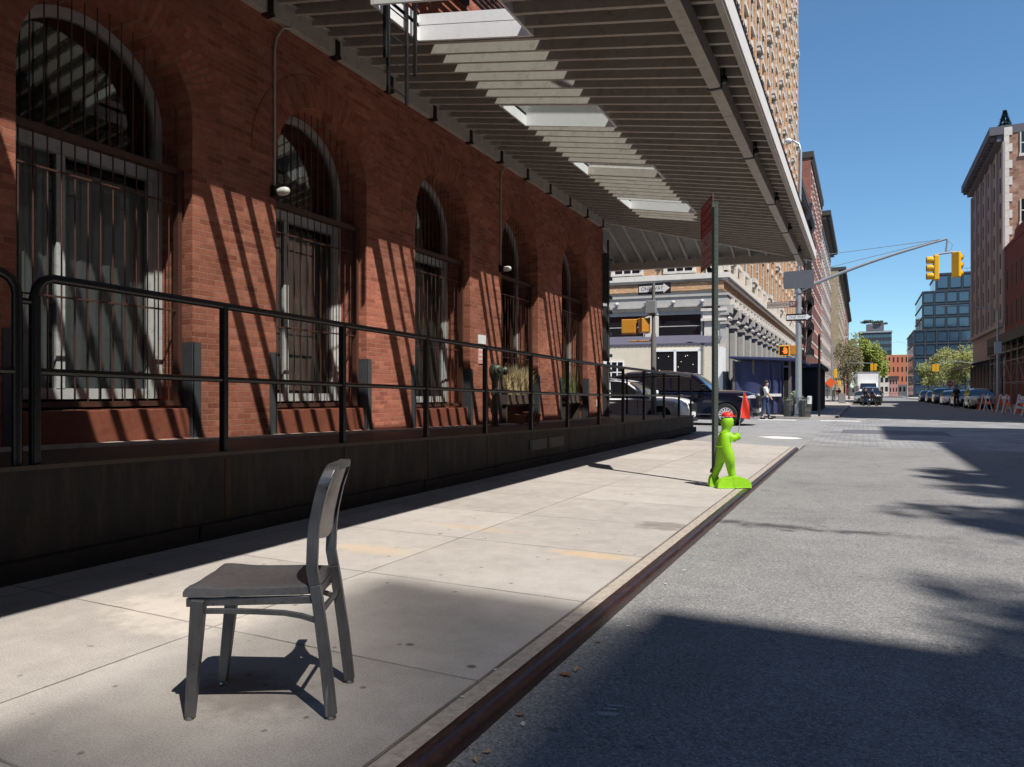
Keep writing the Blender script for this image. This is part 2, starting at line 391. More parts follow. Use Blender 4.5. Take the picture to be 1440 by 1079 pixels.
GLASSD = M('dark_window_glass', (.012, .014, .018), .08, var=.1, spec=.8)
TIRE = M('tyre_rubber', (.018, .018, .018), .8); CHROME = M('bright_metal', (.75, .76, .78), .2, 1., var=.03)

# ================================================================ GROUND
def sheet(name, poly, z, mat, kind='structure', thick=0):
    b = MB()
    if thick: b.prism(poly, 'z', z - thick, z)
    else: b.add([(x, y, z) for x, y in poly], [tuple(range(len(poly)))])
    o = b.build(name, mat, fix=bool(thick))
    if not thick and o.data.polygons[0].normal.z < 0: o.data.flip_normals()
    return struct(o, kind)
ZR = -0.07
far = M('city_ground', (.12, .12, .12), .9)
sheet('ground', [(-900, -300), (900, -300), (900, 1500), (-900, 1500)], ZR - .012, far)
sheet('road', [(-1.23, -30), (13.5, -30), (13.5, 18.0), (-1.23, 18.0)], ZR, ASPH)
sheet('road', [(-1.21, 36.2), (9.3, 36.2), (9.3, 420), (-1.21, 420)], ZR, ASPH)
sheet('intersection_paving', [(-1.21, 18.0), (9.3, 18.0), (9.3, 36.2), (-1.21, 36.2)], ZR, PAVER)
sheet('side_street', [(-60, 21.95), (-4.6, 21.95), (-4.6, 17.6), (-3.9, 17.5), (-1.21, 16.3), (-1.21, 37.2), (-60, 37.2)], ZR + .0, ASPH2)
sheet('side_street', [(9.3, 21.8), (70, 21.8), (70, 30.5), (9.3, 30.5)], ZR + .0, ASPH2)
# near sidewalk, its concrete kerb strip and the rusty steel nosing
sheet('sidewalk', [(-8, -8), (-1.385, -8), (-1.385, 16.3), (-3.9, 17.5), (-4.6, 17.6), (-8, 17.6)], 0.0, SIDEWALK, thick=.1)
sheet('far_sidewalk', [(-7.2, 37.2), (-2.2, 37.2), (-1.5, 37.9), (-1.21, 38.8), (-1.21, 400), (-7.2, 400)], 0.03, SIDEWALK, thick=.12)
sheet('opposite_sidewalk', [(9.6, 30.5), (13.6, 30.5), (13.6, 420), (9.6, 420)], 0.03, SIDEWALK, thick=.12)
KSTRIP = M('kerb_concrete', (.36, .31, .26), .9, var=.35, scale=22, bump=.6, bscale=90, dirt=.6)
b = MB(); b.box(-1.372, -1.288, -8, 16.4, -.09, -.004)
struct(b.build('kerb', KSTRIP))
b = MB()
sec = []
for k in range(9):
    a = PI / 2 * k / 8; sec.append((-1.274 + .052 * math.sin(a), -.05 + .052 * math.cos(a)))
sec = [(-1.288, -.12), (-1.288, .002)] + sec[0:] + [(-1.219, -.12)]
b.prism(sec, 'y', -8, 16.2)
struct(b.build('kerb', KSTEEL, smooth=True))
GROOVE = M('packed_dirt', (.045, .036, .028), .95, var=.5, scale=30, bump=.9)
b = MB(); b.box(-1.386, -1.371, -8, 16.3, -.09, -.012); struct(b.build('kerb', GROOVE))
FKERB = M('granite_kerb', (.34, .31, .29), .8, var=.2, scale=10)
b = MB(); b.box(-1.21, -1.07, 38.9, 300, -.2, .031); b.box(-30, -2.3, 37.05, 37.2, -.2, .031)
b.prism([(-2.3, 37.05), (-2.3, 37.2), (-1.55, 37.9), (-1.21, 38.9), (-1.07, 38.9), (-1.4, 37.75)], 'z', -.2, .031)
b.box(9.45, 9.6, 30.5, 300, -.2, .031); struct(b.build('kerb', FKERB))
# road markings, laid a few mm proud
MARK = M('road_marking_white', (.66, .65, .62), .7, var=.3, scale=14, dirt=.6)
b = MB()
for px in range(1206, 1445, 34):
    X = at(px, 36.9); b.box(X, X + .36, 36.75, 36.95, ZR - .002, ZR + .004)
for k in range(3): b.box(-6.9 + k * 2.6, -5.0 + k * 2.6 - .3, 34.0 + k * .0, 34.7, ZR - .002, ZR + .004)
b.prism([(-2.65, 20.9), (-2.2, 20.2), (-1.7, 20.2), (-1.45, 20.5), (-1.6, 20.9), (-2.2, 21.3)], 'z', ZR - .002, ZR + .004)
struct(b.build('road_markings', MARK))
b = MB(); b.box(-.6, 2.3, 23.9, 26.2, ZR - .002, ZR + .005)
struct(b.build('road_plate', M('old_stone_patch', (.11, .11, .125), .8, var=.25, scale=9, bump=.3)))
CHALK = M('white_chalk', (.34, .34, .35), .9, var=.3, scale=60, dirt=.8)
b = MB()
for (x, y, l) in ((-.865, 2.66, .06), (-.875, 2.625, .05), (-.87, 2.585, .09), (-.868, 2.572, .07)):
    T = Matrix.Translation((x, y, ZR + .002)) @ Matrix.Rotation(R(18), 4, 'Z'); b.box(-l / 2, l / 2, -.006, .006, -.001, .003, T=T)
struct(b.build('chalk_marks', CHALK))

# ================================================================ RED BRICK BUILDING
XW = -6.18; ZTOP = 13.0; DEPTH = .48; YC = 17.98; ZS = 3.90; RAD = .85
def plat_z(Y):
    pts = [(-12, .96), (2.46, .705), (12.4, .535), (21.95, .478)]
    for (a, za), (c, zc) in zip(pts, pts[1:]):
        if Y <= c: return za + (zc - za) * (Y - a) / (c - a)
    return .478
CEN = [-1.5, 1.36, 4.25, 7.11, 10.0, 12.91, 15.94]
bld = thing('brick_building', 'long red brick warehouse with a row of barred arched windows behind the black railing', 'building', (XW, 5, 0))
w_ = MB(); NARC = 20
ycur = -10.0; zb = .2
def wquad(y0, y1, z0, z1): w_.add([(XW, y0, z0), (XW, y1, z0), (XW, y1, z1), (XW, y0, z1)], [(0, 1, 2, 3)])
for c in CEN:
    wquad(ycur, c - RAD, zb, ZTOP)
    wquad(c - RAD, c + RAD, zb, plat_z(c) + .03)
    arc = [(c - RAD * math.cos(PI * k / NARC), ZS + RAD * math.sin(PI * k / NARC)) for k in range(NARC + 1)]
    for (ya, za), (yb, zb2) in zip(arc, arc[1:]):
        w_.add([(XW, ya, za), (XW, yb, zb2), (XW, yb, ZTOP), (XW, ya, ZTOP)], [(0, 1, 2, 3)])
        w_.add([(XW, ya, za), (XW - DEPTH - .02, ya, za), (XW - DEPTH - .02, yb, zb2), (XW, yb, zb2)], [(0, 1, 2, 3)])
    for s_ in (-1, 1):
        y = c + s_ * RAD; w_.add([(XW, y, zb), (XW - DEPTH - .02, y, zb), (XW - DEPTH - .02, y, ZS), (XW, y, ZS)], [(0, 1, 2, 3)])
    ycur = c + RAD
wquad(ycur, YC, zb, ZTOP)
w_.add([(XW, YC, zb), (-22, YC, zb), (-22, YC, ZTOP), (XW, YC, ZTOP)], [(0, 1, 2, 3)])
w_.add([(XW, -10, zb), (-22, -10, zb), (-22, -10, ZTOP), (XW, -10, ZTOP)], [(0, 1, 2, 3)])
w_.add([(XW, -10, ZTOP), (XW, YC, ZTOP), (-22, YC, ZTOP), (-22, -10, ZTOP)], [(0, 1, 2, 3)])
w_.add([(-22, -10, zb), (-22, YC, zb), (-22, YC, ZTOP), (-22, -10, ZTOP)], [(0, 1, 2, 3)])
w_.build('wall', BRICK, bld, world=True, fix=False)
# ring of radial bricks round each arch
for c in CEN:
    rg = MB(); rg.uv = []; n = 36; r0, r1 = RAD, RAD + .38
    for k in range(n + 1):
        a = PI * k / n
        for r in (r0, r1):
            rg.v.append((XW + .006, c - r * math.cos(a), ZS + r * math.sin(a))); rg.uv.append((r - r0, (RAD + .19) * a))
    for k in range(n): rg.f.append((2 * k, 2 * k + 1, 2 * k + 3, 2 * k + 2)); rg.m.append(0)
    rg.build('arch_ring', BRICK_ARCH, bld, world=True, fix=False)
XG = XW - .15; XF = XW - DEPTH
for i, c in enumerate(CEN):
    zf = plat_z(c); near = i < 5
    fr = MB()
    n = 20; ro, ri = RAD - .005, RAD - .10
    for k in range(n):                                     # arched white frame
        a0, a1 = PI * k / n, PI * (k + 1) / n
        q = []
        for a in (a0, a1):
            for r in (ri, ro): q.append((c - r * math.cos(a), ZS + r * math.sin(a)))
        bt = [(XF - .04, y, z) for y, z in (q[0], q[1], q[3], q[2])]; tp = [(XF + .03, y, z) for y, z in (q[0], q[1], q[3], q[2])]
        fr.hexa(bt, tp)
    zt = ZS - .55
    for s_ in (-1, 1):
        y = c + s_ * (RAD - .055); fr.box(XF - .04, XF + .03, y - .05, y + .05, zf + .42, ZS)
    if near:
        fr.box(XF - .04, XF + .05, c - RAD + .1, c + RAD - .1, zt - .0, zt + .18)     # head
        fr.box(XF - .035, XF + .02, c - RAD + .1, c + RAD - .1, zf + .42, zf + .52)
        fr.box(XF - .035, XF + .025, c - .25, c - .17, zf + .52, zt)
        fr.box(XF - .035, XF + .015, c + RAD - .17, c + RAD - .1, zf + .52, zt)
    wf = fr.build('window', WFRAME, bld, world=True)
    g = MB(); poly = [(c - RAD + .1, zf + .52), (c + RAD - .1, zf + .52)] + [(c + (RAD - .09) * math.cos(PI * k / 16), ZS + (RAD - .09) * math.sin(PI * k / 16)) for k in range(17)]
    g.prism(poly, 'x', XF - .012, XF - .006); g.build('pane', GLASS, wf)
    cu = MB(); rr = random.Random(i + 3)
    segs = [(c - RAD + .1, c - .27, .0), (c - .18, c + RAD - .14, .55)] if near else [(c - .6, c - .1, 0)]
    for (ya, yb, op) in segs:
        m = 26; pts = []
        for k in range(m + 1):
            y = ya + (yb - ya) * k / m; x = XF - .045 - .005 * math.sin(k * 1.7 + rr.random()) - .008 * rr.random()
            pts.append((x, y))
        for (xa, y0), (xb, y1) in zip(pts, pts[1:]):
            zt2 = zt + .1 if op == 0 else zt - .1
            cu.add([(xa, y0, zf + .5), (xb, y1, zf + .5), (xb, y1, zt2), (xa, y0, zt2)], [(0, 1, 2, 3)])
    cu.build('curtain', CURT, wf, fix=False)
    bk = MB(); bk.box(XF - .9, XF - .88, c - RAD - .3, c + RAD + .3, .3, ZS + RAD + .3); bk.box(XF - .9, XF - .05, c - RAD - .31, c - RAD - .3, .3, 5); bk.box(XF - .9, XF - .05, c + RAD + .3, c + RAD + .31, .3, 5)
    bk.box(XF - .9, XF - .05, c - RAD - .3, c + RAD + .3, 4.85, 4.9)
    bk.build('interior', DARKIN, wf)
    # iron grille: lower bar cage stands a little in front of the upper one
    gr = MB(); zl = zf + .42; ztb = ZS - .48
    y = c - RAD + .10
    k = 0
    while y < c + RAD - .03:
        gr.tube([(XG, y, zl - .04), (XG, y, ztb)], .0068, 6)
        dy = abs(y - c); zz = ZS + math.sqrt(max(0, (RAD - .02) ** 2 - dy * dy))
        if dy < RAD - .03: gr.tube([(XG - .05, y, ztb), (XG - .05, y, zz)], .0068, 6)
        y += .12
    gr.box(XG - .06, XG + .025, c - RAD + .0, c + RAD, ztb - .03, ztb + .035)
    for z in (ztb - .33, zf + 1.32): gr.box(XG - .008, XG + .014, c - RAD + .05, c + RAD - .06, z - .008, z + .008)
    gr.box(XG - .02, XG + .03, c - RAD + .02, c + RAD - .05, zl - .07, zl - .02)
    gr.box(XG - .03, XG + .04, c + RAD - .085, c + RAD - .035, zl - .07, ztb)
    gr.box(XG - .03, XG + .04, c - RAD + .005, c - RAD + .035, zl - .07, ztb)
    gr.build('grille', BROWNM, wf)
    pn = MB()
    if i < 5: pn.box(XF - .02, XW - .03, c - RAD + .01, c + RAD - .01, zf - .05, zf + .32)
    else: pn.box(XF - .02, XW - .30, c - RAD + .01, c + RAD - .01, zf - .05, zf + .38)
    pn.build('sill_panel', PANELM, bld, world=True, bevel=.008)
    for s_ in (-1, 1):
        y = c + s_ * RAD; gd = MB()
        gd.box(XW - .14, XW + .012, y - .012, y + .012, zf, zf + 1.0)
        gd.box(XW + .0, XW + .012, y, y + s_ * .10, zf, zf + 1.0)
        gd.build('corner_guard', STEELP, bld, world=True)
# upper wall openings, stone sills
for i, c in enumerate(CEN):
    for z in (8.0,):
        u = MB(); u.box(XW - .2, XW + .012, c - .6, c + .6, z, z + 2.2); u.box(XW - .05, XW + .08, c - .7, c + .7, z - .15, z); 
        uo = u.build('upper_window', [STEELP], bld, world=True)
        q = MB(); q.box(XW + .012, XW + .016, c - .5, c + .5, z + .1, z + 2.1); q.build('pane', GLASSD, uo)
# corner: cast iron shutter strip
cc = MB()
for z0, z1 in ((plat_z(YC), 1.9), (2.0, 3.45), (3.55, 4.85)):
    cc.box(XW - .02, XW + .10, YC - .05, YC + .24, z0, z1)
    for z in (z0 + .15, (z0 + z1) / 2, z1 - .15): cc.box(XW + .0, XW + .16, YC + .0, YC + .30, z - .04, z + .04)
cc.tube([(XW + .13, YC + .02, .5), (XW + .13, YC + .02, 5.2)], .03, 8)
cc.build('corner_shutter', STEELP, bld, world=True)
ld = MB(); ld.box(XW, XW + .09, -9, YC + .1, 5.50, 5.75); ld.box(XW, XW + .13, -9, YC + .1, 5.735, 5.765)
ld.build('ledger', PAINT, bld, world=True)
for k in range(-8, 13):
    Y = 6.12 + .0 + k * 1.163 - .03
    if Y < -8 or Y > 17.9: continue
    q = MB(); q.box(XW, XW + .105, Y - .05, Y + .03, 5.49, 5.70); q.box(XW - .0, XW + .12, Y - .055, Y + .035, 5.475, 5.505)
    q.build('ledger_bracket', BLACKM, bld, world=True)

# wall lamps with conduit
def wall_lamp(Y, z, label, top=5.5):
    t = thing('wall_lamp', label, 'lamp', (XW, Y, z), group='bulkhead lamps on conduits on the brick wall')
    q = MB(); q.tube([(.02, 0, .06), (.02, 0, top - z - .35), (.03, .02, top - z - .2), (.05, .1, top - z - .05), (.08, .22, top - z)], .013, 8)
    q.build('conduit', PAINT, t)
    q = MB(); q.lathe([(.05, 0), (.06, .02), (.055, .09), (.045, .10)], 14, T=Matrix.Rotation(R(90), 4, 'Y')); q.box(-.0, .05, -.05, .05, -.06, .07); q.build('fitting', BLACKM, t, smooth=True)
    q = MB(); q.lathe([(.044, .10), (.05, .14), (.048, .19), (.035, .225), (.012, .24)], 16, T=Matrix.Rotation(R(90), 4, 'Y'))
    q.build('glass_cover', M('frosted_glass', (.70, .68, .62), .3, var=.05), t, smooth=True)
wall_lamp(6.86 - 1.02 + .38, 3.49, 'bulkhead lamp with pale cover between the first and second whole arch')
wall_lamp(12.93 - .0 - .93 + .0, 3.50, 'bulkhead lamp with pale cover between the third and fourth arch')

# ================================================================ LOADING CANOPY
XE = -1.2; SL = .18; SKEW = .135
def jz(X): return 4.80 + SL * (XE - X)
can = thing('loading_canopy', 'sloping steel and timber canopy with a glazed strip over the sidewalk', 'canopy', (XE, 8, 0))
XI, XO = -4.855, -3.365; BAND = (2.4, 17.2)
OPEN = [(6.40, 7.27)]; SKY = [(3.55, 4.42), (9.47, 10.34), (12.38, 13.25), (15.2, 16.07)]
def slab(b, xa, xb, y0, y1, dz0, dz1, mi=0):
    b.hexa([(xa, y0, jz(xa) + dz0), (xb, y0, jz(xb) + dz0), (xb, y1, jz(xb) + dz0), (xa, y1, jz(xa) + dz0)],
           [(xa, y0, jz(xa) + dz1), (xb, y0, jz(xb) + dz1), (xb, y1, jz(xb) + dz1), (xa, y1, jz(xa) + dz1)], mi)
JH = .15
d = MB(); slab(d, XO, XE + .02, -9, YC, JH, JH + .05); slab(d, XW + .0, XI, -9, YC, JH, JH + .05)
slab(d, XI, XO, -9, BAND[0], JH, JH + .05); slab(d, XI, XO, BAND[1], YC, JH, JH + .05)
n = 12
for k in range(n):                                           # triangle to the hip
    y0 = YC + (21.2 - YC) * k / n; y1 = YC + (21.2 - YC) * (k + 1) / n
    x0 = XW + (XE - XW) * k / n; x1 = XW + (XE - XW) * (k + 1) / n
    d.add([(x0, y0, jz(x0) + JH), (XE + .02, y0, jz(XE) + JH), (XE + .02, y1, jz(XE) + JH), (x1, y1, jz(x1) + JH)], [(0, 1, 2, 3)])
d.build('decking', DECKM, can, world=True)
Y = -8.7; nj = 0
while Y < 21.15:
    xa = XW + .07
    if Y > YC: xa = XW + (XE - XW) * (Y - YC) / (21.2 - YC) + .02
    cut = any(a + .02 < Y < c_ - .02 for a, c_ in OPEN + SKY)
    q = MB()
    j = random.uniform(-.004, .004)
    if cut:
        slab(q, xa, XI - .035, Y - .025, Y + .025, 0, JH); q.build('joist', PAINT, can, world=True)
        q = MB(); slab(q, XO + .035, XE, Y - .025, Y + .025, 0, JH)
    elif xa < XE - .1: slab(q, xa, XE, Y - .025, Y + .025, j, JH)
    if q.v and Y > -6.5 or (q.v and nj < 3): q.build('joist', PAINT, can, world=True)
    nj += 1
    Y += .2925
# trimmed openings
for (a, c_) in OPEN + SKY:
    q = MB(); slab(q, XI - .035, XI, a - .03, c_ + .03, -.01, JH + .14); slab(q, XO, XO + .035, a - .03, c_ + .03, -.01, JH + .14)
    slab(q, XI, XO, c_, c_ + .035, -.01, JH + .16); slab(q, XI, XO, a - .035, a, -.01, JH + .1)
    q.build('opening_trim', PAINTW, can, world=True)
gl = MB(); ed = sorted([BAND[0]] + [v for o_ in OPEN for v in o_] + [BAND[1]])
for a, c_ in zip(ed[::2], ed[1::2]): slab(gl, XI, XO, a, c_, JH + .02, JH + .028)
gl.build('roof_glazing', ROOFGL, can, world=True)
# eaves fascia, gutter, main beam
q = MB(); q.box(XE, XE + .05, -9, 21.2, 4.80, 5.03); q.hexa([(-20, 21.2 + SKEW * (-20 - XE), 4.83), (XE, 21.2, 4.83), (XE, 21.25, 4.83), (-20, 21.25 + SKEW * (-20 - XE), 4.83)], [(-20, 21.2 + SKEW * (-20 - XE), 5.03), (XE, 21.2, 5.03), (XE, 21.25, 5.03), (-20, 21.25 + SKEW * (-20 - XE), 5.03)]); q.build('eaves_fascia', PAINTW, can, world=True)
q = MB(); q.box(XE - .03, XE + .035, -9, 21.2, 4.765, 4.80); q.build('eaves_strip', PAINT, can, world=True)
q = MB(); q.tube([(XE + .0, -9, 5.07), (XE + .0, 21.2, 5.07)], .035, 8)
for k in range(200):
    Yk = -2 + k * .115; q.box(XE - .05, XE + .05, Yk, Yk + .03, 5.04, 5.13)
q.build('gutter', BLACKM, can, world=True)
q = MB(); q.box(-1.594, -1.465, -9, 21.15, 4.66, 4.86); q.box(-1.60, -1.46, 9.3, 9.312, 4.655, 4.865)
q.build('main_beam', PAINT, can, world=True)
for Yk in (3.0, 5.7, 8.4, 11.1, 14.0, 16.6, 19.3):
    q = MB(); q.box(-1.605, -1.455, Yk - .025, Yk + .025, 4.648, 4.875); q.lathe([(.03, -.03), (.045, 0), (.03, .05)], 10, T=Matrix.Translation((-1.43, Yk, 4.74)))
    q.tube([(-1.43, Yk, 4.8), (-1.43, Yk, 5.4), (-4.5, Yk, 7.6), (XW, Yk, 8.8)], .014, 6); q.build('tie_rod_clamp', BLACKM, can, world=True)
# return canopy over the side street
def sz(Y): return 5.70 - (Y - YC) * (5.70 - 4.83) / (21.2 - YC)
XL = -20
q = MB(); yy = YC; q.add([(XW, YC, sz(YC) + .16), (XE, 21.2, 4.98), (XL, 21.2 + SKEW * (XL - XE), 4.98), (XL, YC, sz(YC) + .16)], [(0, 1, 2, 3)]); q.build('return_decking', M('corrugated_grey', (.30, .29, .28), .6, var=.15), can, world=True, fix=False)
X = XE - .35
while X > -11.5:
    y0 = YC if X < XW else YC + (X - XW) * (21.2 - YC) / (XE - XW)
    ye = 21.15 + SKEW * (X - XE)
    if ye - y0 > .15:
        za_ = sz(y0); zc_ = 4.84
        q = MB(); q.hexa([(X - .03, y0, za_), (X + .03, y0, za_), (X + .03, ye, zc_), (X - .03, ye, zc_)],
                        [(X - .03, y0, za_ + .15), (X + .03, y0, za_ + .15), (X + .03, ye, zc_ + .14), (X - .03, ye, zc_ + .14)])
        q.build('return_joist', PAINT, can, world=True)
    X -= .42
q = MB(); q.hexa([(XW, YC, 5.66), (XW + .08, YC, 5.66), (XE, 21.12, 4.78), (XE - .08, 21.2, 4.78)], [(XW, YC, 5.84), (XW + .08, YC, 5.84), (XE, 21.12, 4.94), (XE - .08, 21.2, 4.94)]); q.build('hip_rafter', PAINT, can, world=True)
def eb(X): return 20.82 + SKEW * (X + 1.46)
q = MB(); q.hexa([(XL, eb(XL), 4.76), (-1.46, eb(-1.46), 4.76), (-1.46, eb(-1.46) + .15, 4.76), (XL, eb(XL) + .15, 4.76)], [(XL, eb(XL), 4.97), (-1.46, eb(-1.46), 4.97), (-1.46, eb(-1.46) + .15, 4.97), (XL, eb(XL) + .15, 4.97)]); q.build('end_beam', PAINT, can, world=True)
for X in (-2.15 + -1.75, -7.35):
    ye = eb(X) - .08; q = MB(); q.tube([(X, ye, 4.95), (X, ye, 4.62)], .05, 8); q.lathe([(.07, 0), (.09, .05), (.04, .12)], 10, T=Matrix.Translation((X + .05, ye - .05, 4.54))); q.build('lamp_bracket', BLACKM, can, world=True)

# ---- ladder of the fire escape and its balcony above the opening
fe = thing('fire_escape', 'black iron fire escape ladder hanging through the opening in the canopy', 'fire escape', (-5.3, 7.2, 4.2))
for Y_ in (6.58, 6.94):
    q = MB(); q.box(-4.82, -4.79, Y_ - .018, Y_ + .018, 4.54, 8.0); q.build('rail', BLACKM, fe, world=True)
z = 4.62
while z < 8: q = MB(); q.tube([(-4.805, 6.58, z), (-4.805, 6.94, z)], .009, 6); z += .3; q.build('rung', BLACKM, fe, world=True)
for Y_, zb_ in ((6.46, 4.88), (7.05, 4.91)):
    q = MB(); q.box(-4.78, -4.74, Y_ - .015, Y_ + .015, zb_, 8.0); q.build('guide_rail', BLACKM, fe, world=True)
q = MB()
for X in [XW + .1 + .09 * k for k in range(22)]: q.box(X, X + .045, 3.5, 11.5, 7.96, 8.0)
for Y_ in (3.5, 6.2, 9, 11.5): q.box(XW, -4.1, Y_, Y_ + .06, 7.86, 7.96)
q.build('balcony_floor', BLACKM, fe, world=True)
q = MB()
for zz in (8.3, 9.0): q.tube([(XW, 3.5, zz), (-4.1, 3.5, zz), (-4.1, 11.5, zz), (XW, 11.5, zz)], .02, 6)
for k in range(54): q.tube([(-4.1, 3.5 + k * .15, 8.0), (-4.1, 3.5 + k * .15, 9.0)], .008, 5)
q.build('balcony_railing', BLACKM, fe, world=True)
q = MB()
for X in (-5.6, -5.0): q.hexa([(X, 8.0, 8.0), (X + .03, 8.0, 8.0), (X + .03, 11.2, 12.3), (X, 11.2, 12.3)], [(X, 8.0, 8.2), (X + .03, 8.0, 8.2), (X + .03, 11.2, 12.5), (X, 11.2, 12.5)])
for k in range(15): q.box(-5.6, -5.0, 8.05 + k * .21, 8.2 + k * .21, 8.15 + k * .285, 8.17 + k * .285)
q.build('stair', BLACKM, fe, world=True)
q = MB()
for Y_ in (4, 7.4, 11): q.tube([(-4.2, Y_, 7.9), (XW, Y_, 6.6)], .025, 6)
q.build('brace', BLACKM, fe, world=True)

# ================================================================ LOADING PLATFORM AND RAILING
XP = -4.64
pl = thing('loading_platform', 'dark raised loading platform running along the foot of the brick wall', 'platform', (XP, 8, 0))
Ys = [-10, -4, 2.46, 5, 7.5, 10, 12.4, 15, 18, 21.9]
q = MB()
for a, c_ in zip(Ys, Ys[1:]):
    za, zc = plat_z(a), plat_z(c_)
    q.hexa([(-7.0, a, .0), (XP, a, .0), (XP, c_, .0), (-7.0, c_, .0)], [(-7.0, a, za - .03), (XP, a, za - .03), (XP, c_, zc - .03), (-7.0, c_, zc - .03)])
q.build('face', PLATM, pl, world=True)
q = MB()
for a, c_ in zip(Ys, Ys[1:]):
    za, zc = plat_z(a), plat_z(c_)
    q.hexa([(-7.0, a, za - .028), (XP + .03, a, za - .028), (XP + .03, c_, zc - .028), (-7.0, c_, zc - .028)], [(-7.0, a, za), (XP + .03, a, za), (XP + .03, c_, zc), (-7.0, c_, zc)])
q.build('deck', PLATTOP, pl, world=True)
q = MB(); q.box(-20, -7.0, 18.0, 21.93, 0, .478); q.build('return_deck', PLATTOP, pl, world=True)
q = MB(); yy = -10; rr = random.Random(4)
while yy < 21.9:
    l = rr.uniform(1.1, 1.9); e = min(21.96, yy + l - .012)
    q.box(XP - .02, XP + .075 + rr.uniform(-.008, .008), yy, e, -.02, .125 + rr.uniform(-.006, .006)); yy += l
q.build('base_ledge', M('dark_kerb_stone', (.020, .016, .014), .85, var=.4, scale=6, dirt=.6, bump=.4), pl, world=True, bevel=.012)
for Y_ in (4.17, 5.65, 7.17, 8.65, 11.7, 14.95):
    q = MB(); q.box(XP, XP + .006, Y_ - .03, Y_ + .03, .14, plat_z(Y_) - .05); q.build('seam_strip', M('rust_streak', (.05, .026, .017), .8, var=.4, scale=14, dirt=.5), pl, world=True)
for y0 in (10.0, 10.72):
    q = MB(); q.box(XP, XP + .02, y0, y0 + .66, .25, .42); vo = q.build('vent', STEELP, pl, world=True)
    q = MB()
    for k in range(6): q.box(XP + .02, XP + .03, y0 + .04, y0 + .62, .265 + k * .024, .275 + k * .024)
    q.build('louvre', BLACKM, vo)
lg = MB(); lg.box(XW, XW + .12, -9, YC, .4, .4); 
q = MB()
for a, c_ in zip(Ys[:-2], Ys[1:-1]):
    za, zc = plat_z(a), plat_z(min(c_, YC)); c2 = min(c_, YC)
    q.hexa([(XW, a, za - .02), (XW + .20, a, za - .02), (XW + .20, c2, zc - .02), (XW, c2, zc - .02)], [(XW, a, za + .03), (XW + .19, a, za + .025), (XW + .19, c2, zc + .025), (XW, c2, zc + .03)])
q.build('sunlit_floor_strip', M('painted_sunlit_strip', (.50, .43, .36), .85, var=.3, scale=6, dirt=.5), pl, world=True)  # pale colour stands for the sunlit floor along the wall

PY = [2.69, 4.17, 5.65, 7.17, 8.65, 10.16, 11.7, 13.37, 14.95, 16.6, 18.5, 20.2, 21.75]
def railing(name, label, posts, bend0, bend1):
    t = thing(name, label, 'railing', (XP, posts[0], plat_z(posts[0])), group='black pipe railing panels on the platform')
    XR = XP - .045
    def top(Y): return plat_z(Y) + 1.185 + (.0 if Y > 5 else 0)
    q = MB(); pts = []
    if bend0: pts += [(XR, posts[0], plat_z(posts[0]) + .0)] + [(XR, posts[0], top(posts[0]) - .12), (XR, posts[0] + .012, top(posts[0]) - .07), (XR, posts[0] + .045, top(posts[0]) - .025), (XR, posts[0] + .10, top(posts[0]))]
    else: pts += [(XR, posts[0], top(posts[0]))]
    for Y_ in posts[1:-1]: pts.append((XR, Y_, top(Y_)))
    e = posts[-1]
    if bend1: pts += [(XR, e - .10, top(e)), (XR, e - .045, top(e) - .025), (XR, e - .012, top(e) - .07), (XR, e, top(e) - .12), (XR, e, plat_z(e))]
    else: pts += [(XR, e, top(e))]
    q.tube(pts, .030, 10); q.build('handrail', RAILM, t, world=True, smooth=True)
    q = MB(); q.tube([(XR, Y_, plat_z(Y_) + .585) for Y_ in posts], .023, 8); q.build('middle_rail', RAILM, t, world=True, smooth=True)
    for i, Y_ in enumerate(posts):
        if (i == 0 and bend0) or (i == len(posts) - 1 and bend1): 
            if i: continue
        q = MB(); q.box(XR - .03, XR + .03, Y_ - .022, Y_ + .022, plat_z(Y_) - .09 * (i > 0), top(Y_) - (.12 if (i == 0 and bend0) else .0)); 
        q.build('post', RAILM, t, world=True, bevel=.004)
    return t
r1 = railing('pipe_railing', 'long black pipe railing along the platform edge, in front of all the arched windows', PY, True, True)
r0 = railing('pipe_railing', 'short end of black railing at the left edge, before the rounded gap', [-6, -4.5, -3, -1.5, 0, 1.3, 2.585], False, True)
q = MB(); q.tube([(XP - .045, 2.585, plat_z(2.5) + 1.02), (XP - .045, 2.69, plat_z(2.5) + 1.02)], .02, 8); q.build('rail_link', RAILM, r1, world=True)
br_ = thing('return_railing', 'black railing across the far end of the platform, facing the side street', 'railing', (-5, 21.8, .48), group='black pipe railing panels on the platform')
q = MB(); q.tube([(XP - .07, 21.8, 1.66), (-19, 21.8, 1.66)], .024, 8); q.build('handrail', RAILM, br_, world=True)
q = MB(); q.tube([(XP - .07, 21.8, 1.06), (-19, 21.8, 1.06)], .018, 8); q.build('middle_rail', RAILM, br_, world=True)
for X in (-6.7, -8.6, -10.5, -12.4):
    q = MB(); q.box(X - .022, X + .022, 21.77, 21.83, .478, 1.66); q.build('post', RAILM, br_, world=True)

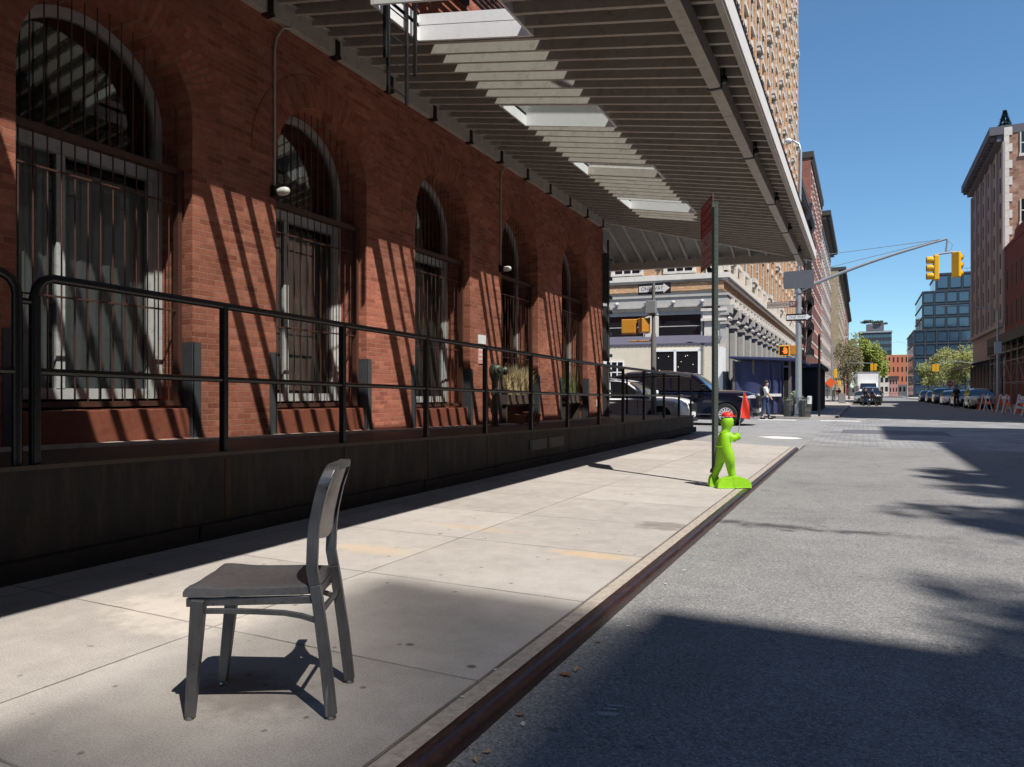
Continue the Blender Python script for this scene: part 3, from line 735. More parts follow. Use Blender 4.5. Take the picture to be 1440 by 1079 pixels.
# ================================================================ THE CHAIR
def mat_chair():
    m, nt, b = newmat('brushed_chair_metal'); h = NB(nt); p = h.obj()
    n = h.noise(p, 5, 5, .6); sc_ = h.noise(h.comb(h.math('MULTIPLY', h.sep(p)[0], 160), h.math('MULTIPLY', h.sep(p)[1], 160), h.math('MULTIPLY', h.sep(p)[2], 10)), 1, 3)
    col = h.ramp(h.math('MULTIPLY_ADD', sc_, .35, h.math('MULTIPLY', n, .65)), [(.3, (.095, .092, .097)), (.7, (.21, .202, .206))])
    ch = h.maprange(h.noise(p, 30, 5, .8), .62, .68, 0, .85); col = h.mix(ch, col, (.035, .03, .027)); sr = h.maprange(h.noise(h.comb(h.math('MULTIPLY', h.sep(p)[0], 40), h.math('MULTIPLY', h.sep(p)[1], 40), h.math('MULTIPLY', h.sep(p)[2], 3)), 1.5, 2), .70, .73, 0, .5); col = h.mix(sr, col, (.42, .41, .40))
    h.l(col, b.inputs['Base Color']); b.inputs['Metallic'].default_value = .72; h.l(h.maprange(n, .3, .7, .33, .5), b.inputs['Roughness']); return m
CH = mat_chair()
chair = thing('metal_chair', 'grey brushed metal side chair standing alone on the sidewalk', 'chair', (-1.983, 1.992, 0), math.atan2(-.438, -.899) + R(1.7))
def loft(path, ha, hb, aax=Vector((1, 0, 0))):
    b = MB(); secs = []
    for i, p in enumerate(path):
        p = Vector(p); t = (Vector(path[min(i + 1, len(path) - 1)]) - Vector(path[max(i - 1, 0)])).normalized()
        a = (aax - t * aax.dot(t)).normalized(); c = t.cross(a)
        A = ha[i] if isinstance(ha, list) else ha; B = hb[i] if isinstance(hb, list) else hb
        secs.append([p + a * A + c * B, p - a * A + c * B, p - a * A - c * B, p + a * A - c * B])
    b.sweep(None, secs); return b
prof = [(-.255, .012), (-.2325, .21), (-.204, .42), (-.184, .53), (-.1875, .63), (-.194, .693), (-.2125, .78)]
def pu(z):
    pr = prof + [(-.232, .845), (-.242, .88)]
    for (a, za), (c, zc) in zip(pr, pr[1:]):
        if z <= zc: return a + (c - a) * (z - za) / (zc - za)
    return pr[-1][0]
for s_ in (1, -1):
    loft([(pu(z), s_ * (.158 - .012 * z / .5), z) for z in (.012, .1, .21, .32, .42, .47)], [.019, .0195, .02, .0195, .019, .019], .015).build('leg', CH, chair, smooth=False, bevel=.004)
    loft([(.243 - .04 * z / .43, s_ * (.150 + .02 * z / .43), z) for z in (.012, .15, .3, .43)], [.017, .0195, .022, .0235], [.014, .016, .018, .02]).build('leg', CH, chair, bevel=.004)
for (u, y) in ((-.256, .158), (-.256, -.158), (.243, .15), (.243, -.15)):
    MB().lathe([(.015, -.001), (.017, .004), (.014, .012), (.008, .014)], 12, T=Matrix.Translation((u, y, .001))).build('glide', M('chair_glide', (.35, .3, .26), .35, .9), chair, smooth=True)
path = [(pu(z), .147, z) for z in (.47, .50, .53, .57, .60, .63, .66, .693, .73, .77, .80)]
rc = .058; zt = .882; yt = .150
arc1 = [(pu(zt - rc + rc * math.sin(a)) - .006 * math.sin(a), yt - rc + rc * math.cos(a), zt - rc + rc * math.sin(a)) for a in [PI / 2 * k / 7 for k in range(8)]]
mid = [(pu(zt) - .006 - .014 * math.sin(PI * k / 6), yt - rc - (2 * (yt - rc)) * k / 6, zt + .004 * math.sin(PI * k / 6)) for k in range(1, 6)]
half = path + arc1
full = half + mid + [(p[0], -p[1], p[2]) for p in reversed(half)]
loft(full, .0195, .0125).build('back_frame', CH, chair, bevel=.003)
# back panel, bowed, filling the upper loop
q = MB(); nu, nv = 14, 12; ys = .136
def bp(i, j, off):
    s = -1 + 2 * i / nu; t = j / nv; zlow = .615 + .02 * s * s - (.0); z = zlow + (.868 - zlow) * t
    return (pu(z) - .004 - .018 * (1 - s * s) * (.6 + .4 * t) + off, s * ys, z)
for off in (0, -.004):
    o = len(q.v)
    for j in range(nv + 1):
        for i in range(nu + 1): q.v.append(bp(i, j, off))
    for j in range(nv):
        for i in range(nu): q.f.append((o + j * (nu + 1) + i, o + j * (nu + 1) + i + 1, o + (j + 1) * (nu + 1) + i + 1, o + (j + 1) * (nu + 1) + i)); q.m.append(0)
q.build('backrest', M('worn_back_panel', (.34, .30, .275), .48, .35, var=.25, scale=5, dirt=.5), chair, smooth=True)
# dished seat with rounded front
q = MB(); nu, nv = 22, 18
def sp(i, j, bot):
    s = i / nu; t = -1 + 2 * j / nv
    u = .258 - .442 * s; wd = .186 - .032 * s
    e = 1 - max(0, 1 - min(s, 1 - s) * 9) ** 2 * .06
    y = t * wd * e
    dish = -.013 * (1 - t ** 4) * (math.sin(PI * min(1, s * 1.15 + .04)) ** .8 if 0 < s < .8 else (.5 if s < .97 else .1))
    bumpz = .006 * math.exp(-((s - .12) / .12) ** 2) * abs(t) ** 2 + .003 * math.exp(-(t / .3) ** 2) * math.exp(-((s - .05) / .2) ** 2)
    edge = -.010 * max(0, (abs(t) - .9) / .1) ** 2 - .012 * max(0, (.05 - s) / .05) ** 2
    z = .474 + dish + bumpz + edge
    return (u, y, (.438 if bot else z))
for bot in (0, 1):
    for j in range(nv + 1):
        for i in range(nu + 1): q.v.append(sp(i, j, bot))
N1 = (nu + 1) * (nv + 1)
for bot in (0, 1):
    for j in range(nv):
        for i in range(nu):
            f = tuple(bot * N1 + k for k in (j * (nu + 1) + i, j * (nu + 1) + i + 1, (j + 1) * (nu + 1) + i + 1, (j + 1) * (nu + 1) + i)); q.f.append(f); q.m.append(0)
rim = [j * (nu + 1) for j in range(nv + 1)] + [nv * (nu + 1) + i for i in range(1, nu + 1)] + [j * (nu + 1) + nu for j in range(nv - 1, -1, -1)] + [i for i in range(nu - 1, 0, -1)]
for a, c_ in zip(rim, rim[1:] + rim[:1]): q.f.append((a, c_, c_ + N1, a + N1)); q.m.append(0)
q.build('seat', M('grey_seat_metal', (.165, .16, .166), .40, .55, var=.2, scale=7), chair, smooth=True)
q = MB()
for s_ in (1, -1):
    q.hexa([(.246, s_ * .176, .404), (.246, s_ * .16, .404), (-.19, s_ * .134, .404), (-.19, s_ * .150, .404)], [(.246, s_ * .176, .432), (.246, s_ * .16, .432), (-.19, s_ * .134, .432), (-.19, s_ * .150, .432)])
q.box(.23, .2465, -.1765, .1765, .403, .4325); q.box(-.19, -.175, -.146, .146, .403, .4325)
q.build('seat_apron', CH, chair, bevel=.003)
for s_ in (1, -1):
    pts = [(.19, s_ * .163, .385), (.10, s_ * .160, .384), (0, s_ * .158, .380), (-.09, s_ * .155, .374), (-.15, s_ * .152, .362), (-.205, s_ * .150, .343)]
    loft(pts, .0095, .006, Vector((0, 0, 1))).build('stretcher', CH, chair, bevel=.002)
loft([(-.212, .15, .37), (-.212, -.15, .37)], .011, .006, Vector((0, 0, 1))).build('rear_stretcher', CH, chair, bevel=.002)

# ================================================================ SIGN POST WITH PARKING SIGN
POSTG = M('green_grey_steel', (.13, .155, .135), .5, .35, var=.2, scale=12, dirt=.3)
sp_ = thing('sign_post', 'tall slotted steel post carrying a red parking sign seen from its edge', 'sign post', (-1.68, 9.19, 0))
q = MB()
q.box(-.035, .038, -.004, .004, -.1, 3.56); q.box(-.037, -.031, -.004, .042, -.1, 3.56); q.box(.031, .038, -.004, .03, -.1, 3.56)
q.box(.002, .042, -.03, -.024, .0, 3.56); q.build('post', POSTG, sp_)
q = MB()
for k in range(60): q.lathe([(.0055, -.0005), (.0055, .0008)], 8, T=Matrix.Translation((.022, -.0305, .3 + k * .055)) @ Matrix.Rotation(R(90), 4, 'X'))
q.build('bolt_holes', BLACKM, sp_)
q = MB(); q.box(-.03, .0, -.028, -.022, 0, 3.35); q.box(-.03, -.024, -.03, .0, 0, 3.35); q.build('channel_sleeve', BLACKM, sp_)
Ts = Matrix.Translation((-.02, .0, 3.235)) @ Matrix.Rotation(math.atan2(.69, -.295), 4, 'Z') @ Matrix.Rotation(R(90), 4, 'X')
# local sign plane: x along the panel, y up, z normal
q = MB(); q.box(0, .745, -.445, .445, -.0015, .0015, T=Ts); sg = q.build('sign_panel', M('aluminium_sheet', (.5, .5, .5), .4, .7), sp_)
PINK = M('faded_sign_face', (.50, .36, .34), .6, var=.08)
FL = Matrix.Rotation(R(180), 4, 'Y')
def onface(x, y, dz): return Ts @ Matrix.Translation((x, y, -dz)) @ FL
q = MB(); q.box(.012, .733, .0, .433, -.0022, -.0018, T=Ts); q.build('red_field', RED, sg)
q = MB(); q.box(.012, .733, -.433, -.004, -.0022, -.0018, T=Ts); q.build('pale_field', PINK, sg)
for s_, y, sz_ in (('NO STANDING', .37, .105), ('EXCEPT', .25, .10), ('TRUCKS', .14, .10), ('LOADING', .045, .07)):
    text_mesh(s_, sz_, .0003, 'sign_lettering', PINK, sg, onface(.37, y, .0026), width=.60)
for s_, y, sz_ in (('NO', -.10, .16), ('PARKING', -.235, .13), ('ANYTIME', -.34, .09)):
    text_mesh(s_, sz_, .0003, 'sign_lettering', RED, sg, onface(.37, y, .0026), width=.60 if len(s_) > 3 else .34)
q = MB(); q.box(.04, .70, -.416, -.396, -.0027, -.0023, T=Ts); q.build('rule', RED, sg)

# ================================================================ GREEN SAFETY FIGURE
LIME = M('lime_green_plastic', (.25, .54, .015), .5, var=.12, scale=7, spec=.35, bump=.25, dirt=.12)
fig = thing('safety_figure', 'lime green plastic child figure in a red cap leaning against the sign post', 'safety figure', (-1.445, 8.912, 0), YAW + R(6))
def skin_obj(name, verts, edges, radii, mat, parent, sub=2, root=0):
    me = bpy.data.meshes.new(name); me.from_pydata(verts, edges, []); me.materials.append(mat)
    o = bpy.data.objects.new(name, me); C.objects.link(o); o.parent = parent
    o.modifiers.new('skin', 'SKIN'); sv = me.skin_vertices[0].data
    for i, r in enumerate(radii):
        sv[i].radius = (r, r) if not isinstance(r, tuple) else r
    sv[root].use_root = True
    md = o.modifiers.new('sub', 'SUBSURF'); md.levels = sub; md.render_levels = sub
    o.modifiers['skin'].use_smooth_shade = True
    return o
V = [(-.075, 0, .44), (-.095, 0, .53), (-.085, 0, .62), (-.075, 0, .665), (-.055, 0, .70), (-.045, 0, .76), (-.035, 0, .83), (-.035, 0, .86),   # hips..head 0-7
     (-.03, -.05, .635), (.02, -.07, .60), (.055, -.06, .625), (.075, -.05, .64),                                                          # near arm 8-11
     (-.05, .06, .63), (.0, .07, .60), (.045, .03, .62),                                                                                  # far arm 12-14
     (-.035, -.06, .36), (.0, -.01, .25), (.03, -.01, .12), (.045, -.01, .05),                                                               # front leg 15-18
     (-.10, .06, .36), (-.11, .08, .26), (-.14, .12, .16), (-.15, .13, .09)]                                                                # rear leg 19-22
E = [(0, 1), (1, 2), (2, 3), (3, 4), (4, 5), (5, 6), (6, 7), (2, 8), (8, 9), (9, 10), (10, 11), (2, 12), (12, 13), (13, 14), (0, 15), (15, 16), (16, 17), (17, 18), (0, 19), (19, 20), (20, 21), (21, 22)]
RD = [(.088, .07), (.082, .07), (.098, .072), (.062, .05), .046, .078, .084, .064, .046, .042, .044, .070, .046, .042, .04, .070, .054, .046, .044, .060, .050, .042, .04]
skin_obj('body', V, E, RD, LIME, fig)
def halfbase(cx, cy, wdt, hgt, th, name):
    q = MB(); pts = [(cx - wdt / 2, .0)] + [(cx - wdt / 2 * math.cos(a) * .99, .02 + (hgt - .02) * math.sin(a) ** .8) for a in [PI * k / 18 for k in range(19)]] + [(cx + wdt / 2, .0)]
    q.prism(pts, 'y', cy - th, cy + th)
    q.box(cx - .012, cx + .012, cy - th - .004, cy - th, .012, hgt - .01); q.box(cx - wdt / 2 + .01, cx + wdt / 2 - .01, cy - th - .004, cy - th, .004, .014)
    return q.build(name, LIME, fig, bevel=.012)
for zc_, ra_, rb_, xo_ in ((.505, .080, .066, -.090), (.672, .052, .044, -.074)):
    q = MB(); q.tube([(xo_ + ra_ * math.cos(a), rb_ * math.sin(a), zc_ + .006 * math.cos(a)) for a in [2 * PI * k / 24 for k in range(25)]], .006, 6); q.build('moulded_band', LIME, fig, smooth=True)
halfbase(.03, -.02, .43, .145, .045, 'foot_base'); halfbase(-.15, .14, .13, .16, .035, 'foot_base')
q = MB(); prof_c = [(.070, 0), (.071, .016), (.064, .036), (.048, .050), (.022, .058), (.006, .060)]
q.lathe(prof_c, 18, T=Matrix.Translation((-.035, 0, .865))); q.prism([(-.05, -.05), (.06, -.035), (.078, 0), (.06, .035), (-.05, .05)], 'z', .866, .874)
q.build('cap', M('red_plastic', (.72, .03, .02), .45, var=.05), fig, smooth=True)
q = MB()
for y_ in (-.022, .022): q.lathe([(.009, 0), (.006, .006)], 8, T=Matrix.Translation((.025, y_, .80)) @ Matrix.Rotation(R(90), 4, 'Y'))
q.lathe([(.014, 0), (.012, .012), (.004, .02)], 8, T=Matrix.Translation((.026, 0, .775)) @ Matrix.Rotation(R(90), 4, 'Y')); q.box(.018, .028, -.02, .02, .745, .75)
q.build('face', LIME, fig)
q = MB(); 
for k in range(4): q.tube([(.075 + .012, -.065 + k * .012, .628 + .0), (.098, -.062 + k * .012, .64), (.092, -.06 + k * .012, .655), (.075, -.055 + k * .012, .66)], .007, 6)
q.tube([(.07, -.07, .65), (.085, -.072, .668), (.09, -.06, .675)], .008, 6); q.build('fingers', LIME, fig, smooth=True)
fl = thing('warning_flag', 'red pennant on a thin rod held up by the lime green figure', 'flag', (-1.45, 8.91, 0), YAW + R(6))
q = MB(); q.tube([(.075, -.05, .60), (.155, -.05, 1.16)], .004, 6); q.build('rod', GALV, fl)
q = MB(); n = 10
for k in range(n):
    def fp(t, s):   # t along the height, s across
        z = .86 + t * .30; x0 = .112 + t * .043; wdt = .11 * (1 - t) ** .7 + .012
        return (x0 + s * wdt, -.05 + .02 * math.sin(s * 3 + t * 4), z - .03 * s * (1 - t))
    for s0 in range(4):
        a, c_ = fp(k / n, s0 / 4), fp(k / n, (s0 + 1) / 4); d_, e = fp((k + 1) / n, (s0 + 1) / 4), fp((k + 1) / n, s0 / 4)
        o = len(q.v); q.v += [a, c_, d_, e]; q.f.append((o, o + 1, o + 2, o + 3)); q.m.append(0)
q.build('pennant', M('orange_red_fabric', (.85, .045, .02), .7, var=.06), fl, fix=False)
q = MB(); rr = random.Random(2)
q.tube([(-1.68 + .05 * math.cos(a), 9.19 + .05 * math.sin(a), .17 + .02 * math.sin(3 * a)) for a in [2 * PI * k / 14 for k in range(15)]] , .010, 6)
tag(q.build('security_cable', BLACKM), 'dark cable looped round the sign post holding the green figure', 'cable')

# ================================================================ THINGS ON THE PLATFORM AND WALL
PATINA = M('bronze_green_pipe', (.055, .06, .042), .5, .5, var=.3, scale=12)
st = thing('standpipe', 'stubby two headed fire standpipe standing on the platform before the fourth arch', 'standpipe', (-5.93, 11.32, plat_z(11.3)))
q = MB(); q.lathe([(.10, 0), (.10, .02), (.055, .03), (.055, .55), (.075, .56), (.075, .60), (.055, .61), (.06, .80), (.10, .92), (.11, 1.02), (.08, 1.10), (.02, 1.13)], 16); q.build('pipe', PATINA, st, smooth=True)
for s_ in (1, -1):
    q = MB(); T = Matrix.Translation((0, 0, .98)) @ Matrix.Rotation(R(80), 4, 'Y') @ Matrix.Rotation(R(40 * s_), 4, 'X')
    q.lathe([(.06, 0), (.06, .16), (.08, .165), (.08, .21), (.05, .22), (.03, .25)], 14, T=T); q.build('inlet', PATINA, st, smooth=True)
nz = thing('wall_notice', 'white and pink notice plates fixed to the brick between third and fourth arch', 'notice', (XW, 11.28, 1.68))
q = MB(); q.box(0, .012, -.14, .14, .36, .52); q.build('white_plate', WHITE, nz)
q = MB(); q.box(0, .012, -.14, .14, 0, .32); pk = q.build('pink_plate', M('faded_red_notice', (.72, .34, .33), .6, var=.08), nz)
q = MB()
for z in (.07, .15, .24): q.box(.012, .014, -.12, .12, z, z + .022)
q.build('notice_lines', M('notice_white', (.85, .7, .68), .6), pk)
q = MB(); q.box(XW, XW + .012, 17.45, 17.62, .80, .98); tag(q.build('wall_plate', WHITE), 'small blank white plate low on the brick by the building corner', 'plate')
STRAW = M('dry_grass_blades', (.50, .38, .20), .85, var=.3, scale=10); TERR = M('terracotta', (.36, .13, .07), .8, var=.15)
def planter(name, label, Y, n, hgt, mat, w=.5, seed=1, lean=.28, box=True, z0=None):
    z0 = plat_z(Y) + .42 if z0 is None else z0
    t = thing(name, label, 'planter', (XW - .12, Y, z0))
    q = MB(); q.box(-.15, .13, -w - .05, w + .05, -.02, .02)
    for y in (-w, w): q.box(-.13, .1, y - .02, y + .02, -.42, -.02)
    q.box(-.13, .12, -w, w, .02, .17); q.build('trough', M('dark_planter', (.09, .06, .045), .7), t)
    rr = random.Random(seed); q = MB()
    for k in range(n):
        x, y = rr.uniform(-.1, .1), rr.uniform(-w + .05, w - .05); a = rr.uniform(0, 2 * PI); L = hgt * rr.uniform(.6, 1.1); bend = rr.uniform(.1, 1) * lean
        pts = []
        for j in range(5):
            s = j / 4; pts.append(Vector((x + math.cos(a) * bend * s * s * .6, y + math.sin(a) * bend * s * s * 1.3, .15 + L * (s - .18 * s * s * bend * 3))))
        wv = Vector((-math.sin(a + .5), math.cos(a + .5), 0)) * .006
        o = len(q.v)
        for j, p in enumerate(pts):
            f = 1 - j / 4.6; q.v += [tuple(p - wv * f), tuple(p + wv * f)]
        for j in range(4): q.f.append((o + 2 * j, o + 2 * j + 1, o + 2 * j + 3, o + 2 * j + 2)); q.m.append(0)
    q.build('grass', mat, t, fix=False)
    return t
planter('grass_planter', 'trough of tall dry straw coloured grass in front of the fourth arched window', 12.95, 900, .62, STRAW, .62, 3)
GREEN1 = M('leaf_green_pale', (.16, .20, .07), .8, var=.4, scale=20)
planter('green_planter', 'narrow planter with thin pale green stems by the fifth arched window', 15.85, 120, .75, GREEN1, .45, 5, .12)
def pot(x, y, r, h_, label):
    t = thing('flower_pot', label, 'pot', (x, y, plat_z(y)), group='empty pots under the grass planter')
    MB().lathe([(r * .7, 0), (r * .95, h_ * .8), (r * 1.05, h_ * .8), (r * 1.05, h_), (r * .9, h_), (r * .85, h_ * .7)], 16).build('pot_body', TERR, t, smooth=True)
    MB().lathe([(r * .84, h_ * .68), (.001, h_ * .72)], 14).build('soil', GROOVE, t)
pot(-6.02, 12.55, .12, .2, 'small terracotta pot under the dry grass, nearest the camera'); pot(-6.0, 12.95, .13, .24, 'middle terracotta pot under the dry grass planter'); pot(-6.05, 13.32, .12, .19, 'farthest terracotta pot under the dry grass, beside the slate guard')

# litter along the kerb
LEAFM = [M('dry_leaf_brown', (.30, .12, .04), .8, var=.3, scale=40), M('dry_leaf_tan', (.42, .29, .15), .8, var=.3, scale=40), M('paper_scrap', (.6, .58, .54), .8)]
def leaf(x, y, z, s, mat, rz, label, cat='leaf', grp='dry leaves and scraps lying along the kerb'):
    q = MB(); pts = [(-1, 0, 0), (-.5, .35, .12), (-.1, .25, .05), (.1, .6, .2), (.4, .3, .1), (1, .1, .25), (.45, -.2, .08), (.2, -.55, .2), (-.15, -.25, .04), (-.5, -.3, .15)]
    q.add([(a * s, b_ * s, c_ * s * (1 if cat == 'leaf' else .3) + .003) for a, b_, c_ in pts] + [(0, 0, .12 * s)], [(i, (i + 1) % 10, 10) for i in range(10)])
    o = q.build('dry_leaf' if cat == 'leaf' else 'paper_scrap', mat, fix=False); o.location = (x, y, z); o.rotation_euler = (0, 0, rz); tag(o, label, cat, grp)
lv = [(-1.15, 2.85, .035, 0), (-1.13, 2.93, .03, 1), (-1.16, 2.42, .022, 0), (-1.12, 2.36, .022, 2), (-1.14, 2.12, .02, 1), (-1.15, 2.06, .02, 1), (-1.1, 3.6, .015, 2), (-1.13, 4.5, .018, 2), (-1.1, 4.9, .018, 2), (-1.15, 5.4, .02, 1), (-1.13, 6.3, .02, 2), (-1.16, 3.3, .02, 0), (-1.37, 2.62, .012, 2), (-1.36, 2.33, .012, 2)]
LL = ['larger curled brown leaf against the steel kerb, just above the chalk marks', 'tan leaf touching the large curled brown leaf at the kerb', 'brown leaf in the gutter below the chalk marks', 'pale scrap beside the brown leaf in the gutter below the chalk marks',
 'upper tan leaf of the pair nearest the bottom edge, by the kerb', 'lower tan leaf of the pair nearest the bottom edge, by the kerb', 'white scrap on the asphalt just past the shadow edge by the kerb', 'white scrap in the gutter beside the orange stained slab', 'white scrap in the gutter beyond the orange stained slab',
 'tan leaf in the gutter short of the tar seam', 'white scrap at the kerb end of the tar seam', 'brown leaf at the kerb where the big shadow begins', 'white scrap in the dirt joint inside the kerb, upper one', 'white scrap in the dirt joint inside the kerb, lower one']
names = ['larger curled brown leaf against the steel kerb beside the chalk marks', 'tan leaf just beyond the curled brown leaf at the steel kerb']
for i, (x, y, s, k) in enumerate(lv):
    lab = LL[i] if LL else ['dry brown leaf scrap lying in the gutter by the steel kerb', 'pale tan leaf scrap lying in the gutter by the steel kerb', 'tiny white paper scrap lying by the steel kerb'][k]
    leaf(x, y, (ZR if x > -1.2 else -.004) + .003, s, LEAFM[k], i * 1.7, lab, 'leaf' if k < 2 else 'scrap')

# ================================================================ BUILDINGS ACROSS THE STREET, BEYOND THE FRAME (they cast the street's shadows)
def plain_building(name, label, x0, x1, y0, y1, h_, mat, bays=3.2, storey=3.6, extra=None):
    t = thing(name, label, 'building', (x0, y0, 0), group='buildings across the street outside the frame')
    q = MB(); q.box(x0, x1, y0, y1, -.2, h_ - .4); q.build('wall', mat, t, world=True)
    q = MB(); q.box(x0 - .35, x1, y0 - .0, y1 + .0, h_ - .4, h_); q.build('cornice', PAINT, t, world=True)
    n = 0; z = 4.2
    while z < h_ - 3:
        y = y0 + 1.6
        while y < y1 - 1.2 and n < 80:
            q = MB(); q.box(x0 - .02, x0 + .1, y - .55, y + .55, z, z + 1.9); q.build('window', GLASSD, t, world=True); n += 1; y += bays
        z += storey
    return t
OB = brick_mat('opposite_brick', (.30, .16, .11), (.36, .22, .16), (.36, .32, .28)); OB2 = M('opposite_stone', (.42, .36, .30), .85)
ab = plain_building('apartment_building', 'tan stone block across the street behind the camera', 13.85, 30, -50, -5.0, 24.9, OB2)
m, nt, b = newmat('graded_shade_sheet'); h = NB(nt); tr_ = h.n('ShaderNodeBsdfTransparent'); ps_ = h.sep(h.pos()); uu_ = h.math('ADD', h.math('MULTIPLY_ADD', ps_[2], -.3564, 13.894), h.math('MULTIPLY', ps_[1], .635)); vv_ = h.maprange(h.math('MULTIPLY_ADD', ps_[2], .36, ps_[1]), 1.15, 1.9, .22, 1); h.l(h.mix(1., h.comb(vv_, vv_, vv_), h.ramp(h.maprange(uu_, -1.2, 1.6), [(0, (.80, .80, .80)), (.28, (.62, .62, .61)), (.44, (.30, .295, .29)), (.60, (.17, .168, .165)), (1, (.07, .07, .07))]), 'MULTIPLY'), tr_.inputs[0])  # unseen sheet added above the roof; its graded transparency makes the soft half-shade
b.inputs['Base Color'].default_value = (.1, .16, .12, 1); mx = h.n('ShaderNodeMixShader'); mx.inputs[0].default_value = .02
h.l(tr_.outputs[0], mx.inputs[1]); h.l(b.outputs[0], mx.inputs[2]); h.l(mx.outputs[0], nt.nodes['Material Output'].inputs[0])
q = MB(); q.add([(13.5, -50, 24.9), (13.5, -6.33, 24.9), (13.5, -6.33, 27.66), (13.5, -50, 27.66)], [(0, 1, 2, 3)]); q.add([(13.5, -6.33, 24.9), (30, -6.33, 24.9), (30, -6.33, 27.66), (13.5, -6.33, 27.66)], [(0, 1, 2, 3)])
q.build('added_shade_sheet', m, ab, world=True, fix=False)  # added sheet, dims the sun on chair and sidewalk
t = plain_building('tenement_building', 'brick house row opposite the canopy with added shadow casting gables', 13.5, 28, -4.73, 13.3, 19.7, OB)
for (yc, hw, hp) in ((.1, .75, 2.2), (-3.3, 1.1, 2.2), (4.6, .6, 1.5), (3.3, .5, 1.5), (1.3, .6, 1.2)):  # added roof pieces shaped to throw the finger shadows on the road
    q = MB(); q.prism([(yc - hw, 19.7), (yc + hw, 19.7), (yc + hw * .55, 19.7 + hp * .6), (yc + hw * .2, 19.7 + hp), (yc - hw * .25, 19.7 + hp * .9), (yc - hw * .6, 19.7 + hp * .5)], 'x', 13.5, 13.8); q.build('added_shadow_gable', OB, t, world=True)
SHADOW_CLUMPS = [(.1, 1.35, .85, 1.9), (-3.3, 1.3, 1.0, 2.0), (-2.2, .9, .8, 1.2), (1.5, .9, .7, 1.2), (4.5, 1.1, .8, 1.6), (3.2, 1.0, .6, 1.7), (-1.4, .8, .5, .9)]  # unseen clumps added to widen and soften the finger shadows
plain_building('corner_building', 'brick corner building opposite the crossing', 13.5, 28, 13.32, 21.8, 21.5, OB2)
plain_building('loft_building', 'tall brick loft beyond the crossing on the right, outside the frame', 13.5, 30, 30.5, 61.5, 30.5, OB)

# ================================================================ CROSSING: POLES, SIGNALS, SIGNS
SIGNK = M('sign_black', (.015, .015, .017), .45)
def one_way(parent, T, wdt=.92, hgt=.30):
    q = MB(); q.box(-wdt / 2, wdt / 2, -.002, .002, -hgt / 2, hgt / 2, T=T); s = q.build('one_way_sign', SIGNK, parent)
    q = MB(); hx = wdt / 2 - .03
    kz = hgt / .3; q.prism([(-hx, -.082 * kz), (hx - .2, -.082 * kz), (hx - .2, -.13 * kz), (hx, 0), (hx - .2, .13 * kz), (hx - .2, .082 * kz), (-hx, .082 * kz)], 'y', -.004, -.0022, T=T)
    ar = q.build('arrow', WHITE, s)
    text_mesh('ONE WAY', .15 * kz, .0004, 'lettering', SIGNK, s, T @ Matrix.Translation((-.07, -.0045, 0)) @ Matrix.Rotation(R(90), 4, 'X'), width=.68 * wdt)
    return s
def ped_signal(parent, T, face='back', lit=False):
    q = MB(); q.box(-.22, .22, -.13, .11, -.22, .22, T=T); q.box(-.25, .25, .11, .14, -.25, .25, T=T); h_ = q.build('pedestrian_signal', YELD if not lit else YEL, parent, bevel=.02)
    q = MB(); q.box(-.2, .2, .14, .147, -.2, .2, T=T); q.build('lens', BLACKM, h_)
    if lit:
        q = MB()
        T2 = T @ Matrix.Translation((-.0, .152, 0))
        q.box(-.14, .02, -.004, .004, -.14, .02, T=T2)
        for k, l in enumerate((.09, .13, .15, .12)): q.box(-.135 + k * .042, -.105 + k * .042, -.004, .004, .02, .02 + l, T=T2)
        q.box(.02, .07, -.004, .004, -.06, -.02, T=T2)
        q.build('lit_hand', M('lit_orange', (.9, .12, .02), .5, emit=((1., .10, .015), 1.6)), h_)
    return h_
# main pole with mast arm
PX, PYY = at(1123, 36.2), 36.2
mp = thing('signal_pole', 'tall galvanised pole with long mast arm and signs at the far street corner', 'signal pole', (PX, PYY, .03))
ctop = 13.15
q = MB(); q.tube([(0, 0, 0), (0, 0, 6.4)], [.15, .125], 14); q.tube([(0, 0, 6.4), (.1, 0, ctop - .6), (.02, 0, ctop - .25), (-.3, .0, ctop), (-.42, 0, ctop)], [.07, .06, .05, .04, .04], 10)
q.build('pole', GALV, mp, smooth=True)
q = MB(); q.lathe([(.27, 0), (.27, .08), (.22, .12), (.22, .55), (.17, .62)], 8); q.build('pole_base', GALV, mp)
q = MB(); q.lathe([(.10, .1), (.16, .04), (.17, -.02), (.12, -.12), (.03, -.16)], 14, T=Matrix.Translation((-.45, 0, ctop - .02))); q.build('lamp_head', WHITE, mp, smooth=True)
zA = zat(410, PX, PYY); XT = at(1332, PYY); zT = zat(336, XT, PYY)
apts = []
for k in range(17):
    s = k / 16; apts.append(((XT - PX) * s, 0, zA - .03 + (zT - zA) * (s ** .92 + .06 * math.sin(PI * s))))
q = MB(); q.tube(apts, [.085 - .04 * k / 16 for k in range(17)], 10); q.build('mast_arm', GALV, mp, smooth=True)
q = MB(); q.lathe([(.17, 0), (.18, .05), (.18, .2), (.17, .25)], 12, T=Matrix.Translation((0, 0, zA - .15))); q.build('arm_collar', GALV, mp)
q = MB()
for dz in (0, .35): q.tube([(.12, 0, zat(378, PX, PYY) - .3 + dz * 2.2), ((XT - PX) * .97, 0, zT - .03)], .014, 5)
q.build('guy_wire', GALV, mp)
T = Matrix.Translation((.02, -.17, zat(395, PX, PYY))); q = MB(); q.prism([(-.62, -.42), (.60, -.42), (.66, -.34), (.66, .36), (.6, .42), (-.62, .42), (-.68, .36), (-.68, -.34)], 'y', -.003, .003, T=T); q.build('blank_sign', M('sign_back_grey', (.12, .12, .135), .5), mp)
